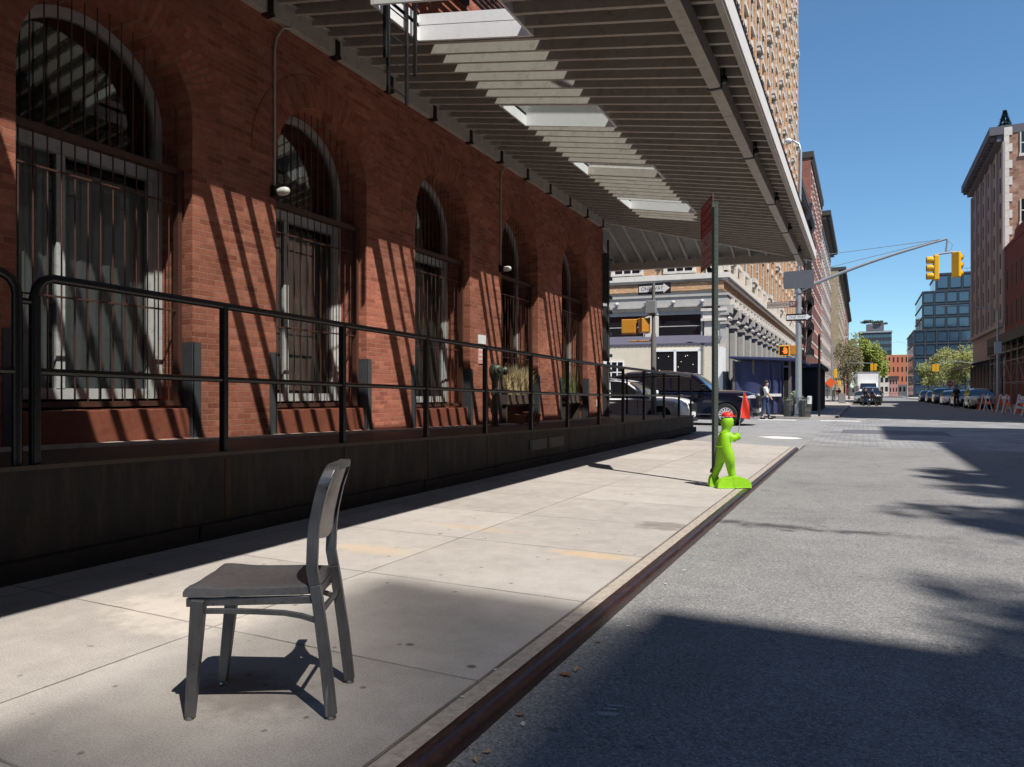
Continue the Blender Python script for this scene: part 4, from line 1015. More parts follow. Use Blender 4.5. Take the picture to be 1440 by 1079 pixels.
T = Matrix.Translation((-.72, -.15, zat(429, PX, PYY))); q = MB(); q.box(-.68, .68, -.004, .004, -.15, .15, T=T); sb = q.build('street_sign', M('street_sign_brown', (.16, .06, .06), .5), mp)
q = MB(); q.box(-.66, .32, -.006, -.0045, -.13, .13, T=T); q.build('sign_field', M('sign_field_tan', (.42, .34, .28), .6), sb)
text_mesh('GREENWICH', .2, .0004, 'lettering', SIGNK, sb, T @ Matrix.Translation((-.17, -.0065, 0)) @ Matrix.Rotation(R(90), 4, 'X'), width=.92)
text_mesh('ST', .2, .0004, 'lettering', WHITE, sb, T @ Matrix.Translation((.48, -.0065, 0)) @ Matrix.Rotation(R(90), 4, 'X'))
one_way(mp, Matrix.Translation((0.02, -.16, zat(447.5, PX, PYY))), 1.12, .34)
ped_signal(mp, Matrix.Translation((-.62, -.1, zat(494, PX, PYY))) @ Matrix.Rotation(R(180), 4, 'Z'), lit=True)
ped_signal(mp, Matrix.Translation((-.22, .12, zat(493, PX, PYY))) @ Matrix.Rotation(R(90), 4, 'Z'))
def traffic_light(parent, T, name='signal_head', visors=True):
    q = MB(); q.box(-.17, .17, -.1, .1, -.55, .55, T=T); h_ = q.build(name, YEL, parent, bevel=.04)
    for k in (-1, 0, 1):
        q = MB(); TT = T @ Matrix.Translation((0, .1, -.35 * k)) @ Matrix.Rotation(R(-90), 4, 'X')
        q.lathe([(.15, 0), (.155, .02), (.155, .26), (.148, .27), (.145, .02)], 14, T=TT); v_ = q.build('visor', YEL, h_, smooth=True)
        q = MB(); q.lathe([(.12, .0), (.1, .03), (.02, .05)], 12, T=TT); q.build('lens', M('unlit_lens', (.03, .03, .03), .2), h_)
    return h_
tl = thing('traffic_light', 'pair of yellow traffic signal heads hanging from the tip of the mast arm', 'traffic light', (XT, PYY, zT - 1.25))
q = MB(); q.tube([(0, 0, 1.2), (-.02, 0, .95), (-.05, 0, .7)], .04, 8); q.tube([(-.5, 0, .6), (.34, 0, .66)], .04, 8); q.tube([(.05, 0, 1.15), (.2, 0, 1.0), (.16, 0, .8), (.0, 0, .7)], .012, 6); q.build('hanger', GALV, tl)
q = MB()
traffic_light(tl, Matrix.Translation((-.42, 0, .02)) @ Matrix.Rotation(R(96), 4, 'Z'))
traffic_light(tl, Matrix.Translation((.34, 0, .1)) @ Matrix.Rotation(R(-28), 4, 'Z'))
# second pole left, by the side street
P2Y = 22.04; P2X = at(919, P2Y)
p2 = thing('signal_pole', 'shorter pole with one way sign and brown pedestrian signals behind the platform end', 'signal pole', (P2X, P2Y, ZR))
z2 = zat(398, P2X, P2Y) - ZR
q = MB(); q.tube([(0, 0, 0), (0, 0, zat(470, P2X, P2Y)), (0, 0, zat(465, P2X, P2Y)), (0, 0, z2)], [.095, .085, .06, .05], 12); q.build('pole', M('painted_grey_pole', (.13, .12, .11), .6, var=.1), p2, smooth=True)
one_way(p2, Matrix.Translation((-.0, .09, zat(405.5, P2X, P2Y) - ZR)), 1.05, .35)
ped_signal(p2, Matrix.Translation((-.80, 0, zat(458, P2X, P2Y) - ZR)) @ Matrix.Rotation(R(10), 4, 'Z'))
ped_signal(p2, Matrix.Translation((-.34, .12, zat(457, P2X, P2Y) - ZR)) @ Matrix.Rotation(R(-60), 4, 'Z'))
q = MB(); q.tube([(0, 0, zat(476, P2X, P2Y)), (-.8, 0, zat(476, P2X, P2Y))], .025, 8); q.tube([(0, 0, zat(437, P2X, P2Y)), (-.8, 0, zat(437, P2X, P2Y) - .3)], .025, 8); q.build('signal_bracket', YELD, p2)
q = MB(); q.box(-.16, .16, -.1, .1, -.2, .2, T=Matrix.Translation((-.06, -.05, zat(429, P2X, P2Y)))); q.tube([(-.12, 0, zat(440, P2X, P2Y)), (.16, 0, zat(440, P2X, P2Y))], .03, 8); q.build('control_box', GALV, p2, bevel=.03)
# thin black pole on the far corner
Xq = at(1152, 35.9 + 1.6)
q = MB(); q.tube([(Xq, 37.5, .03), (Xq, 37.5, zat(470, Xq, 37.5))], .05, 8); tag(q.build('thin_post', BLACKM), 'thin black post on the far corner, right of the galvanised signal pole', 'post')
# wire litter basket
def basket(x, y, label):
    t = thing('litter_basket', label, 'litter basket', (x, y, .03), group='litter baskets at the signal pole')
    q = MB()
    for k in range(20):
        a = 2 * PI * k / 20; q.tube([(.24 * math.cos(a), .24 * math.sin(a), 0), (.32 * math.cos(a), .32 * math.sin(a), .9)], .008, 4)
    for z, r in ((0.02, .245), (.3, .27), (.6, .30), (.9, .325)): q.tube([(r * math.cos(a), r * math.sin(a), z) for a in [2 * PI * k / 16 for k in range(17)]], .012, 5)
    q.build('wire_cage', M('olive_wire', (.06, .07, .05), .6), t)
    q = MB(); q.lathe([(.2, .03), (.24, .5), (.25, .78), (.1, .84)], 12); q.build('liner', M('grey_bag', (.10, .10, .10), .5, var=.3), t)
basket(PX - .42, PYY + .1, 'wire litter basket left of the galvanised signal pole foot'); basket(PX + .30, PYY - .2, 'wire litter basket right of the galvanised signal pole foot')
q = MB(); q.box(PX + .42, PX + .6, PYY - .45, PYY - .43, .65, 1.02); tag(q.build('paper_notice', WHITE), 'small white notice on the litter basket by the signal pole', 'notice')

# ================================================================ CARS
RIM = M('alloy_rim', (.72, .73, .75), .35, .25, var=.05)
CGL = M('car_glass', (.01, .012, .014), .04, spec=.9, coat=.6)
LAMPM = M('headlamp_glass', (.55, .57, .6), .08, .3, coat=1.)
def wheel(parent, x, y, r, w=.23, side=1):
    h_ = MB(); T = Matrix.Translation((x, y, r)) @ Matrix.Rotation(R(90), 4, 'X')
    h_.lathe([(r * .62, -w / 2), (r * .93, -w / 2), (r, -w / 2 + .03), (r, w / 2 - .03), (r * .93, w / 2), (r * .62, w / 2), (r * .6, w / 2 - .03), (r * .6, -w / 2 + .03)], 28, T=T)
    wh = h_.build('wheel', TIRE, parent, smooth=True)
    q = MB(); T2 = Matrix.Translation((x, y + side * (w / 2 - .015), r)) @ Matrix.Rotation(R(90), 4, 'X')
    for k in range(14):
        a = 2 * PI * k / 14; q.box(.05, r * .6, -.024, .024, -.012, .012, T=T2 @ Matrix.Rotation(a, 4, 'Z'))
    q.lathe([(.075, -.02), (.075, .02), (.04, .03)], 12, T=T2)
    n = 28
    for k in range(n):
        a0, a1 = 2 * PI * k / n, 2 * PI * (k + 1) / n
        q.hexa([T2 @ Vector((rr * math.cos(a), rr * math.sin(a), -.015)) for rr, a in ((r * .57, a0), (r * .62, a0), (r * .62, a1), (r * .57, a1))], [T2 @ Vector((rr * math.cos(a), rr * math.sin(a), .015)) for rr, a in ((r * .57, a0), (r * .62, a0), (r * .62, a1), (r * .57, a1))])
    q.build('rim', RIM, wh)
    q = MB(); q.lathe([(r * .58, -.004), (.01, -.004)], 20, T=Matrix.Translation((x, y + side * (w / 2 - .10), r)) @ Matrix.Rotation(R(90), 4, 'X')); q.build('brake_disc', BLACKM, wh)
def crom(pts, n=4):
    "smooth curve through the points"
    out = []
    for i in range(len(pts) - 1):
        p0 = pts[max(i - 1, 0)]; p1 = pts[i]; p2 = pts[i + 1]; p3 = pts[min(i + 2, len(pts) - 1)]
        for k in range(n):
            t = k / n; t2 = t * t; t3 = t2 * t
            out.append(tuple(.5 * (2 * b_ + (c_ - a_) * t + (2 * a_ - 5 * b_ + 4 * c_ - d_) * t2 + (-a_ + 3 * b_ - 3 * c_ + d_) * t3) for a_, b_, c_, d_ in zip(p0, p1, p2, p3)))
    out.append(pts[-1]); return out
def car(name, label, cat, loc, rz, paint, L=4.7, W=1.85, H=1.65, kind='suv', group=None, detail=True):
    """nose towards +x; the shell is lofted across the width: rounded shoulders, tumblehome, pinched nose and tail"""
    t = thing(name, label, cat, loc, rz, group)
    r = min(max(.225 * H, .33), .42); xf, xr = L / 2, -L / 2; gh = .15 * H
    hb = .655 * H; hood = .655 * H if kind == 'suv' else .61 * H; cw = .17 * L
    top = crom([(xr + .04, gh + .06), (xr, gh + .30), (xr + .02, hb - .22), (xr + .10, hb - .02), (xr + .35, hb + .03), (cw - .4, hb + .02), (cw + .28, hb + .005), (xf - .85, hood - .01), (xf - .42, hood - .05), (xf - .16, hood - .14), (xf - .03, hood - .30), (xf, gh + .30), (xf - .06, gh + .06)], 3)
    wx = [xf - .185 * L, xr + .2 * L]; ra = r + .06; bot = []
    for cx in wx: bot.append([(cx + ra * math.cos(a), max(gh, r + ra * math.sin(a))) for a in [PI * k / 12 for k in range(13)]])
    outline = top + [(wx[0] + ra + .02, gh)] + bot[0] + [(wx[0] - ra - .02, gh), (wx[1] + ra + .02, gh)] + bot[1] + [(wx[1] - ra - .02, gh)]
    def sec(s, pts=None):
        sh = abs(s); o_ = []
        for (x, z) in (pts or outline):
            k = max(0, (abs(x) - L / 2 + .75) / .75); xx = x - math.copysign(.30 * k * k * sh ** 3.2, x)
            top_ = max(0, min(1, (z - hb + .30) / .30)); zz = z - .13 * top_ * sh ** 7
            yy = s * W / 2 * (1 - .07 * k * k) * (1 - .035 * top_ * sh) * (1 - .025 * max(0, (gh + .3 - z) / .3)); o_.append((xx, yy, zz))
        return o_
    q = MB(); q.sweep(None, [sec(s) for s in (-1, -.985, -.95, -.88, -.7, -.35, 0, .35, .7, .88, .95, .985, 1)]); q.build('body', paint, t, smooth=True)
    # wheel housings
    for cx in wx: q = MB(); q.lathe([(ra, -W * .40), (ra, W * .40)], 20, T=Matrix.Translation((cx, 0, r)) @ Matrix.Rotation(R(90), 4, 'X')); q.build('wheel_housing', BLACKM, t)
    if kind == 'suv': roof = crom([(xr + .10, hb - .02), (xr + .22, hb + .20), (xr + .42, H - .13), (xr + .85, H - .03), (xr + 1.9, H), (cw - .95, H - .012), (cw - .52, H - .06), (cw - .22, H - .17), (cw + .36, hb - .03)], 3)
    else: roof = crom([(xr + .55, hb - .02), (xr + 1.0, H - .16), (xr + 1.45, H - .03), (xr + 2.1, H), (cw - .75, H - .015), (cw - .40, H - .07), (cw - .15, H - .17), (cw + .40, hb - .03)], 3)
    def gp(x, z, s, off=0.):
        t_ = max(0, (z - hb)) / (H - hb); sh = abs(s); y = s * (W / 2 - .06 - .19 * t_ + off)
        return (x, y, z - .075 * sh ** 5 * t_ + (off if sh < .9 else 0))
    SS = (-1, -.96, -.88, -.6, 0, .6, .88, .96, 1)
    q = MB(); q.sweep(None, [[gp(x, z, s) for x, z in roof] for s in SS]); q.build('cabin_glass', CGL, t, smooth=True)
    q = MB(); zc = H - .10; k0 = next(i for i, (x, z) in enumerate(roof) if z > zc); k1 = len(roof) - 1 - next(i for i, (x, z) in enumerate(roof[::-1]) if z > zc - .02)
    for a, c_ in zip(roof[k0:k1], roof[k0 + 1:k1 + 1]):
        for s0, s1 in zip(SS, SS[1:]):
            v = [gp(*a, s0, .012), gp(*c_, s0, .012), gp(*c_, s1, .012), gp(*a, s1, .012)]; q.add(v, [(0, 1, 2, 3)])
    def side_strip(p0, p1, wd0, wd1):
        for s in (-1, 1):
            m = 6
            for k in range(m):
                ta, tb = k / m, (k + 1) / m
                A = (p0[0] + (p1[0] - p0[0]) * ta, p0[1] + (p1[1] - p0[1]) * ta); B = (p0[0] + (p1[0] - p0[0]) * tb, p0[1] + (p1[1] - p0[1]) * tb)
                wa, wb = wd0 + (wd1 - wd0) * ta, wd0 + (wd1 - wd0) * tb
                q.add([gp(A[0] - wa, A[1], s, .014), gp(A[0] + wa, A[1], s, .014), gp(B[0] + wb, B[1], s, .014), gp(B[0] - wb, B[1], s, .014)], [(0, 1, 2, 3)])
    zt = H - .06
    side_strip((cw + .30, hb - .02), (cw - .46, zt), .05, .05); side_strip((-.03 * L, hb - .02), (-.045 * L, zt), .04, .035)
    if kind == 'suv': side_strip((xr + .28, hb - .02), (xr + .66, zt), .16, .16); side_strip((-.24 * L, hb - .02), (-.235 * L, zt), .05, .04)
    else: side_strip((xr + .85, hb - .02), (xr + 1.35, zt), .20, .10)
    q.build('roof', paint, t, smooth=True, fix=False)
    if kind == 'suv' and detail:
        for s in (-1, 1):
            q = MB(); q.tube([gp(xr + .9, H - .03, s * .86, .03), gp(xr + 1.2, H + .02, s * .86, .03), gp(cw - 1.3, H + .03, s * .86, .03), gp(cw - 1.0, H - .03, s * .86, .03)], .02, 6); q.build('roof_rail', CHROME, t)
    for s in (-1, 1):
        for x in wx: wheel(t, x, s * (W / 2 - .12), r, .24, side=s)
        nose = [pt for pt in top if pt[0] > xf - .9]
        def nx(z):
            for (xa, za), (xb, zb_) in zip(nose, nose[1:]):
                if zb_ <= z <= za: return xa + (xb - xa) * (za - z) / max(1e-6, za - zb_)
            return xf - .02
        q = MB(); G_ = []; h0, h1 = hood - .31, hood - .185
        for j in range(4):
            z = h0 + (h1 - h0) * j / 3; row = []
            for sv in (.60, .70, .80, .88, .94, .985, 1.0): row.append(sec(s * sv, [(nx(z), z)])[0])
            for dx in (.10, .22, .34 + .06 * j): row.append(sec(s, [(nx(z) - dx - .05, z)])[0])
            G_.append([(x + .012, y + s * .012, z_) for x, y, z_ in row])
        for ra_, rb_ in zip(G_, G_[1:]):
            for k in range(len(ra_) - 1): q.add([ra_[k], ra_[k + 1], rb_[k + 1], rb_[k]], [(0, 1, 2, 3)])
        q.build('headlight', LAMPM, t, smooth=True)
        if detail:
            q = MB(); q.box(cw - .02, cw + .15, s * (W / 2 - .02), s * (W / 2 + .18), hb + .05, hb + .21); q.build('mirror', paint, t, bevel=.045)
            for x in (.03 * L, -.17 * L):
                q = MB(); q.box(x - .10, x + .10, s * (W / 2 - .02), s * (W / 2 + .02), hb - .20, hb - .17); q.build('door_handle', CHROME, t, bevel=.008)
            for x0 in (cw - .02, -.035 * L, -.235 * L):
                q = MB(); q.box(x0 - .005, x0 + .005, s * (W / 2 - .03), s * (W / 2 + .0015), gh + .13, hb - .10); q.build('door_gap', BLACKM, t)
            q = MB(); q.box(wx[1] + ra + .05, wx[0] - ra - .05, s * (W / 2 - .04), s * (W / 2 + .015), gh + .10, gh + .135); q.build('side_trim', CHROME, t)
            q = MB(); q.box(wx[1] + ra + .02, wx[0] - ra - .02, s * (W / 2 - .10), s * (W / 2 - .03), gh - .09, gh + .02); q.build('running_board', BLACKM, t, bevel=.01)
    q = MB(); q.box(xf - .2, xf + .006, -.44, .44, hood - .50, hood - .22); q.build('grille', BLACKM, t, bevel=.04)
    q = MB(); q.box(xf - .2, xf + .0, -.62, .62, gh + .05, gh + .17); q.build('air_intake', BLACKM, t, bevel=.02)
    q = MB(); q.box(xf + .0, xf + .02, -.16, .16, gh + .22, gh + .34); q.build('number_plate', WHITE, t)
    return t
NAVY = M('navy_car_paint', (.004, .007, .022), .16, .2, var=.03, coat=1.); WHITEP = M('white_car_paint', (.76, .77, .78), .3, var=.02, coat=.8)
GREYP = M('grey_car_paint', (.28, .29, .30), .3, .3, var=.03, coat=.8); TANP = M('tan_car_paint', (.45, .42, .36), .3, .2, var=.03, coat=.8); BLKP = M('black_car_paint', (.012, .013, .016), .2, var=.03, coat=1.); BLUEP = M('blue_car_paint', (.02, .06, .13), .25, .2, coat=1.)
car('parked_car', 'large navy blue SUV crossing behind the sign post, front wheel by the green figure', 'car', (-6.45, 28.3, ZR), 0, NAVY, 5.9, 2.0, 2.05, 'suv')
car('parked_car', 'white crossover car behind the railing, nose at the platform end', 'car', (-7.28, 23.14, ZR), 0, WHITEP, 4.8, 1.85, 1.70, 'suv')
# cars parked along the right kerb, facing the camera
for i, (Y, p, lab, H_) in enumerate(((66, TANP, 'tan car nearest the orange barriers in the parked row', 1.6), (76, GREYP, 'grey car parked second from the orange barriers, headlights pale', 1.5),
                               (86, WHITEP, 'white car parked beside the man walking in the road', 1.5), (96, BLUEP, 'dark blue van parked behind the white car', 1.8),
                               (106, BLKP, 'black car parked fifth from the orange barriers', 1.5), (118, BLUEP, 'farthest dark blue car in the parked row', 1.6))):
    car('parked_car', lab, 'car', (8.2, Y, ZR), R(-90), p, 4.7, 1.85, H_, 'suv' if H_ > 1.55 else 'sedan', 'cars parked along the right kerb', detail=False)
car('parked_car', 'silver car parked by the left kerb beside the box truck', 'car', (-.05, 92, ZR), R(-90), GREYP, 4.6, 1.8, 1.5, 'sedan', detail=False)
tx = at(1224, 84)
car('parked_car', 'black SUV coming down the street in front of the white box truck', 'car', (tx, 83, ZR), R(-90), BLKP, 4.8, 1.95, 1.85, 'suv', detail=True)
# box truck
tr = thing('box_truck', 'white box truck standing in the street under the bright green tree', 'truck', (at(1221, 97.3), 97.3, ZR), R(-90))
q = MB(); q.box(-5.6, .2, -1.22, 1.22, 1.0, 3.75); q.build('cargo_box', WHITEP, tr, bevel=.04)
q = MB(); q.box(-5.6, .25, -1.24, 1.24, 3.72, 3.82); q.box(.18, .24, -1.24, -1.16, 1.0, 3.8); q.box(.18, .24, 1.16, 1.24, 1.0, 3.8); q.build('box_frame', GALV, tr)
q = MB(); q.prism([(.3, .6), (.3, 2.45), (1.0, 2.45), (1.55, 1.7), (2.3, 1.5), (2.4, .6)], 'y', -.98, .98); q.build('cab', WHITEP, tr, bevel=.06)
q = MB(); q.hexa([(1.03, -.85, 2.38), (1.03, .85, 2.38), (1.56, .9, 1.72), (1.56, -.9, 1.72)], [(1.06, -.85, 2.42), (1.06, .85, 2.42), (1.6, .9, 1.74), (1.6, -.9, 1.74)]); q.build('windscreen', CGL, tr)
q = MB(); q.box(2.38, 2.45, -.6, .6, .8, 1.3); q.build('grille', BLACKM, tr)
for s in (-1, 1):
    for x in (1.6, -3.8): wheel(tr, x, s * .92, .42, .3, s)
    q = MB(); q.box(2.36, 2.44, s * .62, s * .9, 1.0, 1.25); q.build('headlight', LAMPM, tr)
q = MB(); q.box(-5.5, 1.2, -.5, .5, .55, 1.0); q.build('chassis', BLACKM, tr)

# ================================================================ PEOPLE
SKINM = M('skin', (.45, .25, .17), .6, var=.05); HAIR = M('dark_hair', (.02, .015, .012), .6); DENIM = M('blue_denim', (.02, .045, .11), .85, var=.15)
def person(label, loc, rz, shirt, trousers, stride=.28, h=1.75, arm=.15, hair=HAIR, group=None, lean=0., sub=1, shoes=None):
    t = thing('person', label, 'person', loc, rz, group); k = h / 1.75
    st_ = stride
    V = [(0, 0, .96), (lean * .4, 0, 1.12), (lean * .8, 0, 1.32), (lean, 0, 1.44), (lean + .01, 0, 1.50), (lean + .025, 0, 1.58), (lean + .02, 0, 1.68),
         (lean * .9, .17, 1.40), (-arm + lean * .5, .22, 1.15), (-arm * .2 + lean, .23, .93), (.02 - arm * .1 + lean, .23, .84),
         (lean * .9, -.17, 1.40), (arm + lean * .5, -.22, 1.15), (arm * 2 + lean, -.21, .95), (arm * 2.3 + lean, -.20, .87),
         (.02, .09, .90), (st_ * .6, .10, .50), (st_, .10, .09), (st_ + .13, .10, .04),
         (.0, -.09, .90), (-st_ * .35, -.10, .49), (-st_, -.10, .11), (-st_ + .12, -.10, .04)]
    E = [(0, 1), (1, 2), (2, 3), (3, 4), (4, 5), (5, 6), (3, 7), (7, 8), (8, 9), (9, 10), (3, 11), (11, 12), (12, 13), (13, 14), (0, 15), (15, 16), (16, 17), (17, 18), (0, 19), (19, 20), (20, 21), (21, 22)]
    RR = [(.12, .15), (.11, .14), (.12, .17), (.08, .10), .055, .085, .085, .06, .045, .035, .03, .06, .045, .035, .03, .085, .06, .042, .04, .085, .06, .042, .04]
    sc = lambda vs: [(x * k, y * k, z * k) for x, y, z in vs]
    skin_obj('body', sc(V), E, [tuple(q_ * k for q_ in r_) if isinstance(r_, tuple) else r_ * k for r_ in RR], SKINM, t, sub)
    Vs = [(0, 0, .93), V[1], V[2], V[3], V[7], V[8], V[11], V[12]]; Es = [(0, 1), (1, 2), (2, 3), (3, 4), (4, 5), (3, 6), (6, 7)]
    skin_obj('shirt', sc(Vs), Es, [x * k for x in (.155, .15, .17, .095, .078, .062, .078, .062)], shirt, t, sub)
    Vt = [(0, 0, .97), V[15], V[16], V[17], V[19], V[20], V[21]]; Et = [(0, 1), (1, 2), (2, 3), (0, 4), (4, 5), (5, 6)]
    skin_obj('trousers', sc(Vt), Et, [x * k for x in (.135, .10, .075, .06, .10, .075, .06)], trousers, t, sub)
    q = MB(); hx, hz = (lean + .01) * k, 1.66 * k
    q.lathe([(.094 * k, -.02), (.10 * k, .03), (.09 * k, .075), (.06 * k, .105), (.015 * k, .118)], 12, T=Matrix.Translation((hx - .012, 0, hz)) @ Matrix.Rotation(R(-14), 4, 'Y')); q.build('hair', hair, t, smooth=True)
    for s in (-1, 1):
        a = V[17] if s > 0 else V[21]; q = MB(); q.box(a[0] * k - .06, a[0] * k + .19, a[1] * k - .045, a[1] * k + .045, 0, .09); q.build('shoe', shoes or BLACKM, t, bevel=.03)
    return t
SHW = M('white_shirt', (.70, .70, .66), .85); DK = M('dark_clothes', (.02, .022, .028), .9); GRYC = M('grey_clothes', (.16, .16, .16), .9); OLV = M('khaki_clothes', (.25, .19, .11), .9)
Yp = 36.0 - .9; Xp = at(1076, Yp)
person('man in white T-shirt and jeans walking right past the navy awning', (Xp, Yp, ZR), R(0), SHW, DENIM, .16, 1.80, .12, lean=.05, sub=2)
bp_ = thing('backpack', 'black backpack worn by the man in the white T-shirt', 'backpack', (Xp - .10, Yp, 1.02))
q = MB(); q.prism([(-.14, -.14), (-.14, .14), (.14, .14), (.14, -.14)], 'z', -.02, .46); q.build('bag_body', BLACKM, bp_, bevel=.07)
for s in (-1, 1):
    q = MB(); q.tube([(.12, s * .1, .02), (.30, s * .13, .15), (.32, s * .12, .32), (.2, s * .1, .44), (.1, s * .08, .42)], .018, 6); q.build('strap', BLACKM, bp_)
G3 = 'distant pedestrians'
person('person in dark clothes walking in the road before the parked white car', (at(1345, 68), 68, ZR), R(-90), DK, DK, .2, 1.82, group=G3)
person('left one of two dark pedestrians crossing before the black SUV', (at(1217, 76.5), 76.5, ZR), R(20), DK, DENIM, .3, 1.75, group=G3)
person('right one of two dark pedestrians crossing before the black SUV', (at(1226.5, 76.0), 76.0, ZR), R(10), DENIM, DK, .34, 1.75, group=G3)
person('dark pedestrian standing right of the black SUV', (at(1239, 96), 96, ZR), R(90), DK, DK, .14, 1.8, group=G3)
person('pedestrian in khaki jacket walking away on the far left sidewalk', (at(1174, 112), 112, .03), R(90), OLV, DK, .2, 1.9, group=G3)
person('pedestrian in dark jacket on the far left sidewalk beside the khaki jacket', (at(1180, 114), 114, .03), R(90), DK, DK, .2, 1.9, group=G3)

# ================================================================ ORANGE BARRIERS, SCAFFOLD, RIGHT LAMP
ORG = M('safety_orange', (.75, .12, .02), .5, var=.12)
def barrier(i, x, y, rz, label):
    t = thing('work_barrier', label, 'barrier', (x, y, ZR), rz, 'orange work barriers along the right side')
    for s in (-1, 1):
        q = MB(); q.hexa([(s * .75 - .04, -.28, 0), (s * .75 + .04, -.28, 0), (s * .75 + .04, -.22, 0), (s * .75 - .04, -.22, 0)], [(s * .75 - .04, -.04, 1.15), (s * .75 + .04, -.04, 1.15), (s * .75 + .04, .0, 1.15), (s * .75 - .04, .0, 1.15)])
        q.hexa([(s * .75 - .04, .22, 0), (s * .75 + .04, .22, 0), (s * .75 + .04, .28, 0), (s * .75 - .04, .28, 0)], [(s * .75 - .04, .0, 1.15), (s * .75 + .04, .0, 1.15), (s * .75 + .04, .04, 1.15), (s * .75 - .04, .04, 1.15)])
        q.build('leg', ORG if i % 2 else WHITE, t)
    for z, m in ((.85, WHITE), (.45, ORG)):
        q = MB(); q.box(-.95, .95, -.06 - (1 - z) * .1, -.035 - (1 - z) * .1, z, z + .2); bd = q.build('board', m, t)
        q = MB()
        for k in range(5): q.hexa([(-.9 + k * .38, -.064 - (1 - z) * .1, z + .005), (-.75 + k * .38, -.064 - (1 - z) * .1, z + .005), (-.75 + k * .38, -.06 - (1 - z) * .1, z + .005), (-.9 + k * .38, -.06 - (1 - z) * .1, z + .005)],
                                  [(-.8 + k * .38, -.064 - (1 - z) * .1, z + .195), (-.65 + k * .38, -.064 - (1 - z) * .1, z + .195), (-.65 + k * .38, -.06 - (1 - z) * .1, z + .195), (-.8 + k * .38, -.06 - (1 - z) * .1, z + .195)])
        q.build('stripe', ORG if m is WHITE else WHITE, bd)
pos_w = ['nearest', 'second nearest', 'third nearest', 'fourth nearest', 'fifth nearest', 'sixth nearest', 'seventh nearest', 'farthest']
for i, Y in enumerate((42.5, 45, 47.5, 50, 52.5, 55.5, 58.5, 61.5)):
    barrier(i, 7.6 + (i % 3) * .15, Y, R(80 + (i * 37) % 25 - 10), pos_w[i] + ' orange and white work barrier along the right side of the road')
for i, (x, y) in enumerate(((8.6, 44.0), (8.7, 49), (8.9, 54))):
    t = thing('traffic_drum', ['nearest', 'middle', 'farthest'][i] + ' orange drum with white bands behind the work barriers', 'traffic drum', (x, y, ZR), group='orange traffic drums')
    q = MB(); q.lathe([(.32, 0), (.32, .06), (.27, .07), (.25, .5), (.22, .95), (.12, 1.0)], 16); q.build('drum_body', ORG, t, smooth=True)
    q = MB(); q.lathe([(.272, .25), (.262, .42), (.25, .42), (.25, .25)], 16); q.lathe([(.256, .6), (.245, .77), (.23, .77), (.23, .6)], 16); q.build('reflective_band', WHITE, t)
sc_ = thing('scaffold', 'thin pipe scaffold standing before the dark red building at the right edge', 'scaffold', (11.3, 62, 0))
SCM = M('scaffold_pipe', (.20, .19, .18), .5, .5)
q = MB()
for k in range(9):
    for x in (10.6, 12.2): q.tube([(x, 58 + k * 2.6, 0), (x, 58 + k * 2.6, 5.6)], .045, 6)
q.build('upright', SCM, sc_, world=True); q = MB()
for z in (2.0, 3.8, 5.5):
    for x in (10.6, 12.2): q.tube([(x, 58, z), (x, 79, z)], .035, 5)
for k in range(8): q.tube([(10.6, 58 + k * 2.6, 2.0 + (k % 2) * 1.8), (10.6, 60.6 + k * 2.6, 3.8 - (k % 2) * 1.8)], .03, 5)
q.build('ledger_pipe', SCM, sc_, world=True)
q = MB(); q.box(10.4, 12.5, 57.8, 79, 5.6, 5.7); q.box(10.35, 10.4, 57.8, 79, 5.3, 6.1); q.build('platform_boards', M('dark_green_hoarding', (.012, .02, .018), .7), sc_, world=True)
def street_lamp(label, x, y, h_, arm, col=GALV):
    t = thing('street_lamp', label, 'street lamp', (x, y, .03), group='street lamps down the street')
    q = MB(); q.tube([(0, 0, 0), (0, 0, 2.0), (0, 0, h_)], [.12, .10, .06], 10); q.build('pole', col, t, smooth=True)
    q = MB(); q.tube([(0, 0, h_ - .05), (arm * .25, 0, h_ + .22), (arm * .6, 0, h_ + .42), (arm, 0, h_ + .48)], .035, 8); q.build('arm', col, t, smooth=True)
    q = MB(); s = math.copysign(1, arm); q.box(arm - .1 * s, arm + .62 * s, -.13, .13, h_ + .42, h_ + .52); q.build('lamp_head', WHITE, t, bevel=.04)
    return t
l1 = street_lamp('grey street lamp on the right sidewalk, arm reaching over the parked cars', at(1403, 62), 62, zat(437, at(1403, 62), 62), -3.0)
q = MB(); q.box(-.2, .22, -.12, .12, zat(497, 11, 62), zat(480, 11, 62)); q.build('pole_box', GALV, l1)
street_lamp('slim pale lamp pole far down the right side by the dark glass block', at(1276, 150), 150, 10.2, -2.0)
street_lamp('farthest lamp pole on the left sidewalk by the brick facade', at(1170.5, 120), 120, 9.2, 1.6)

# ================================================================ ORNATE TAN BUILDING ACROSS THE SIDE STREET
TANB = brick_mat('tan_brick', (.46, .25, .125), (.58, .36, .20), (.55, .43, .32), bw=.22, bh=.07, var=.3, ms=.010)
STONE = M('cream_stone', (.66, .62, .56), .8, var=.12, scale=2, dirt=.3)
GREYS = M('grey_cast_iron', (.42, .405, .38), .6, var=.1, scale=2, dirt=.25)
CREAM = M('cream_render', (.62, .56, .45), .8, var=.08, scale=2, dirt=.12)
AWN = M('blue_grey_awning', (.085, .082, .115), .85, var=.15, scale=3); NAVYT = M('navy_tarp', (.025, .032, .10), .55, var=.35, scale=3, spec=.6)
EX, EY0, EY1, EZ = -7.0, 41.0, 89.7, 52.0
e = thing('ornate_building', 'tall tan brick building with pale stone sills above a grey iron storefront', 'building', (EX, EY0, 0))
q = MB(); q.box(EX - 26, EX, EY0, EY1, 7.0, EZ); q.build('wall', TANB, e, world=True)
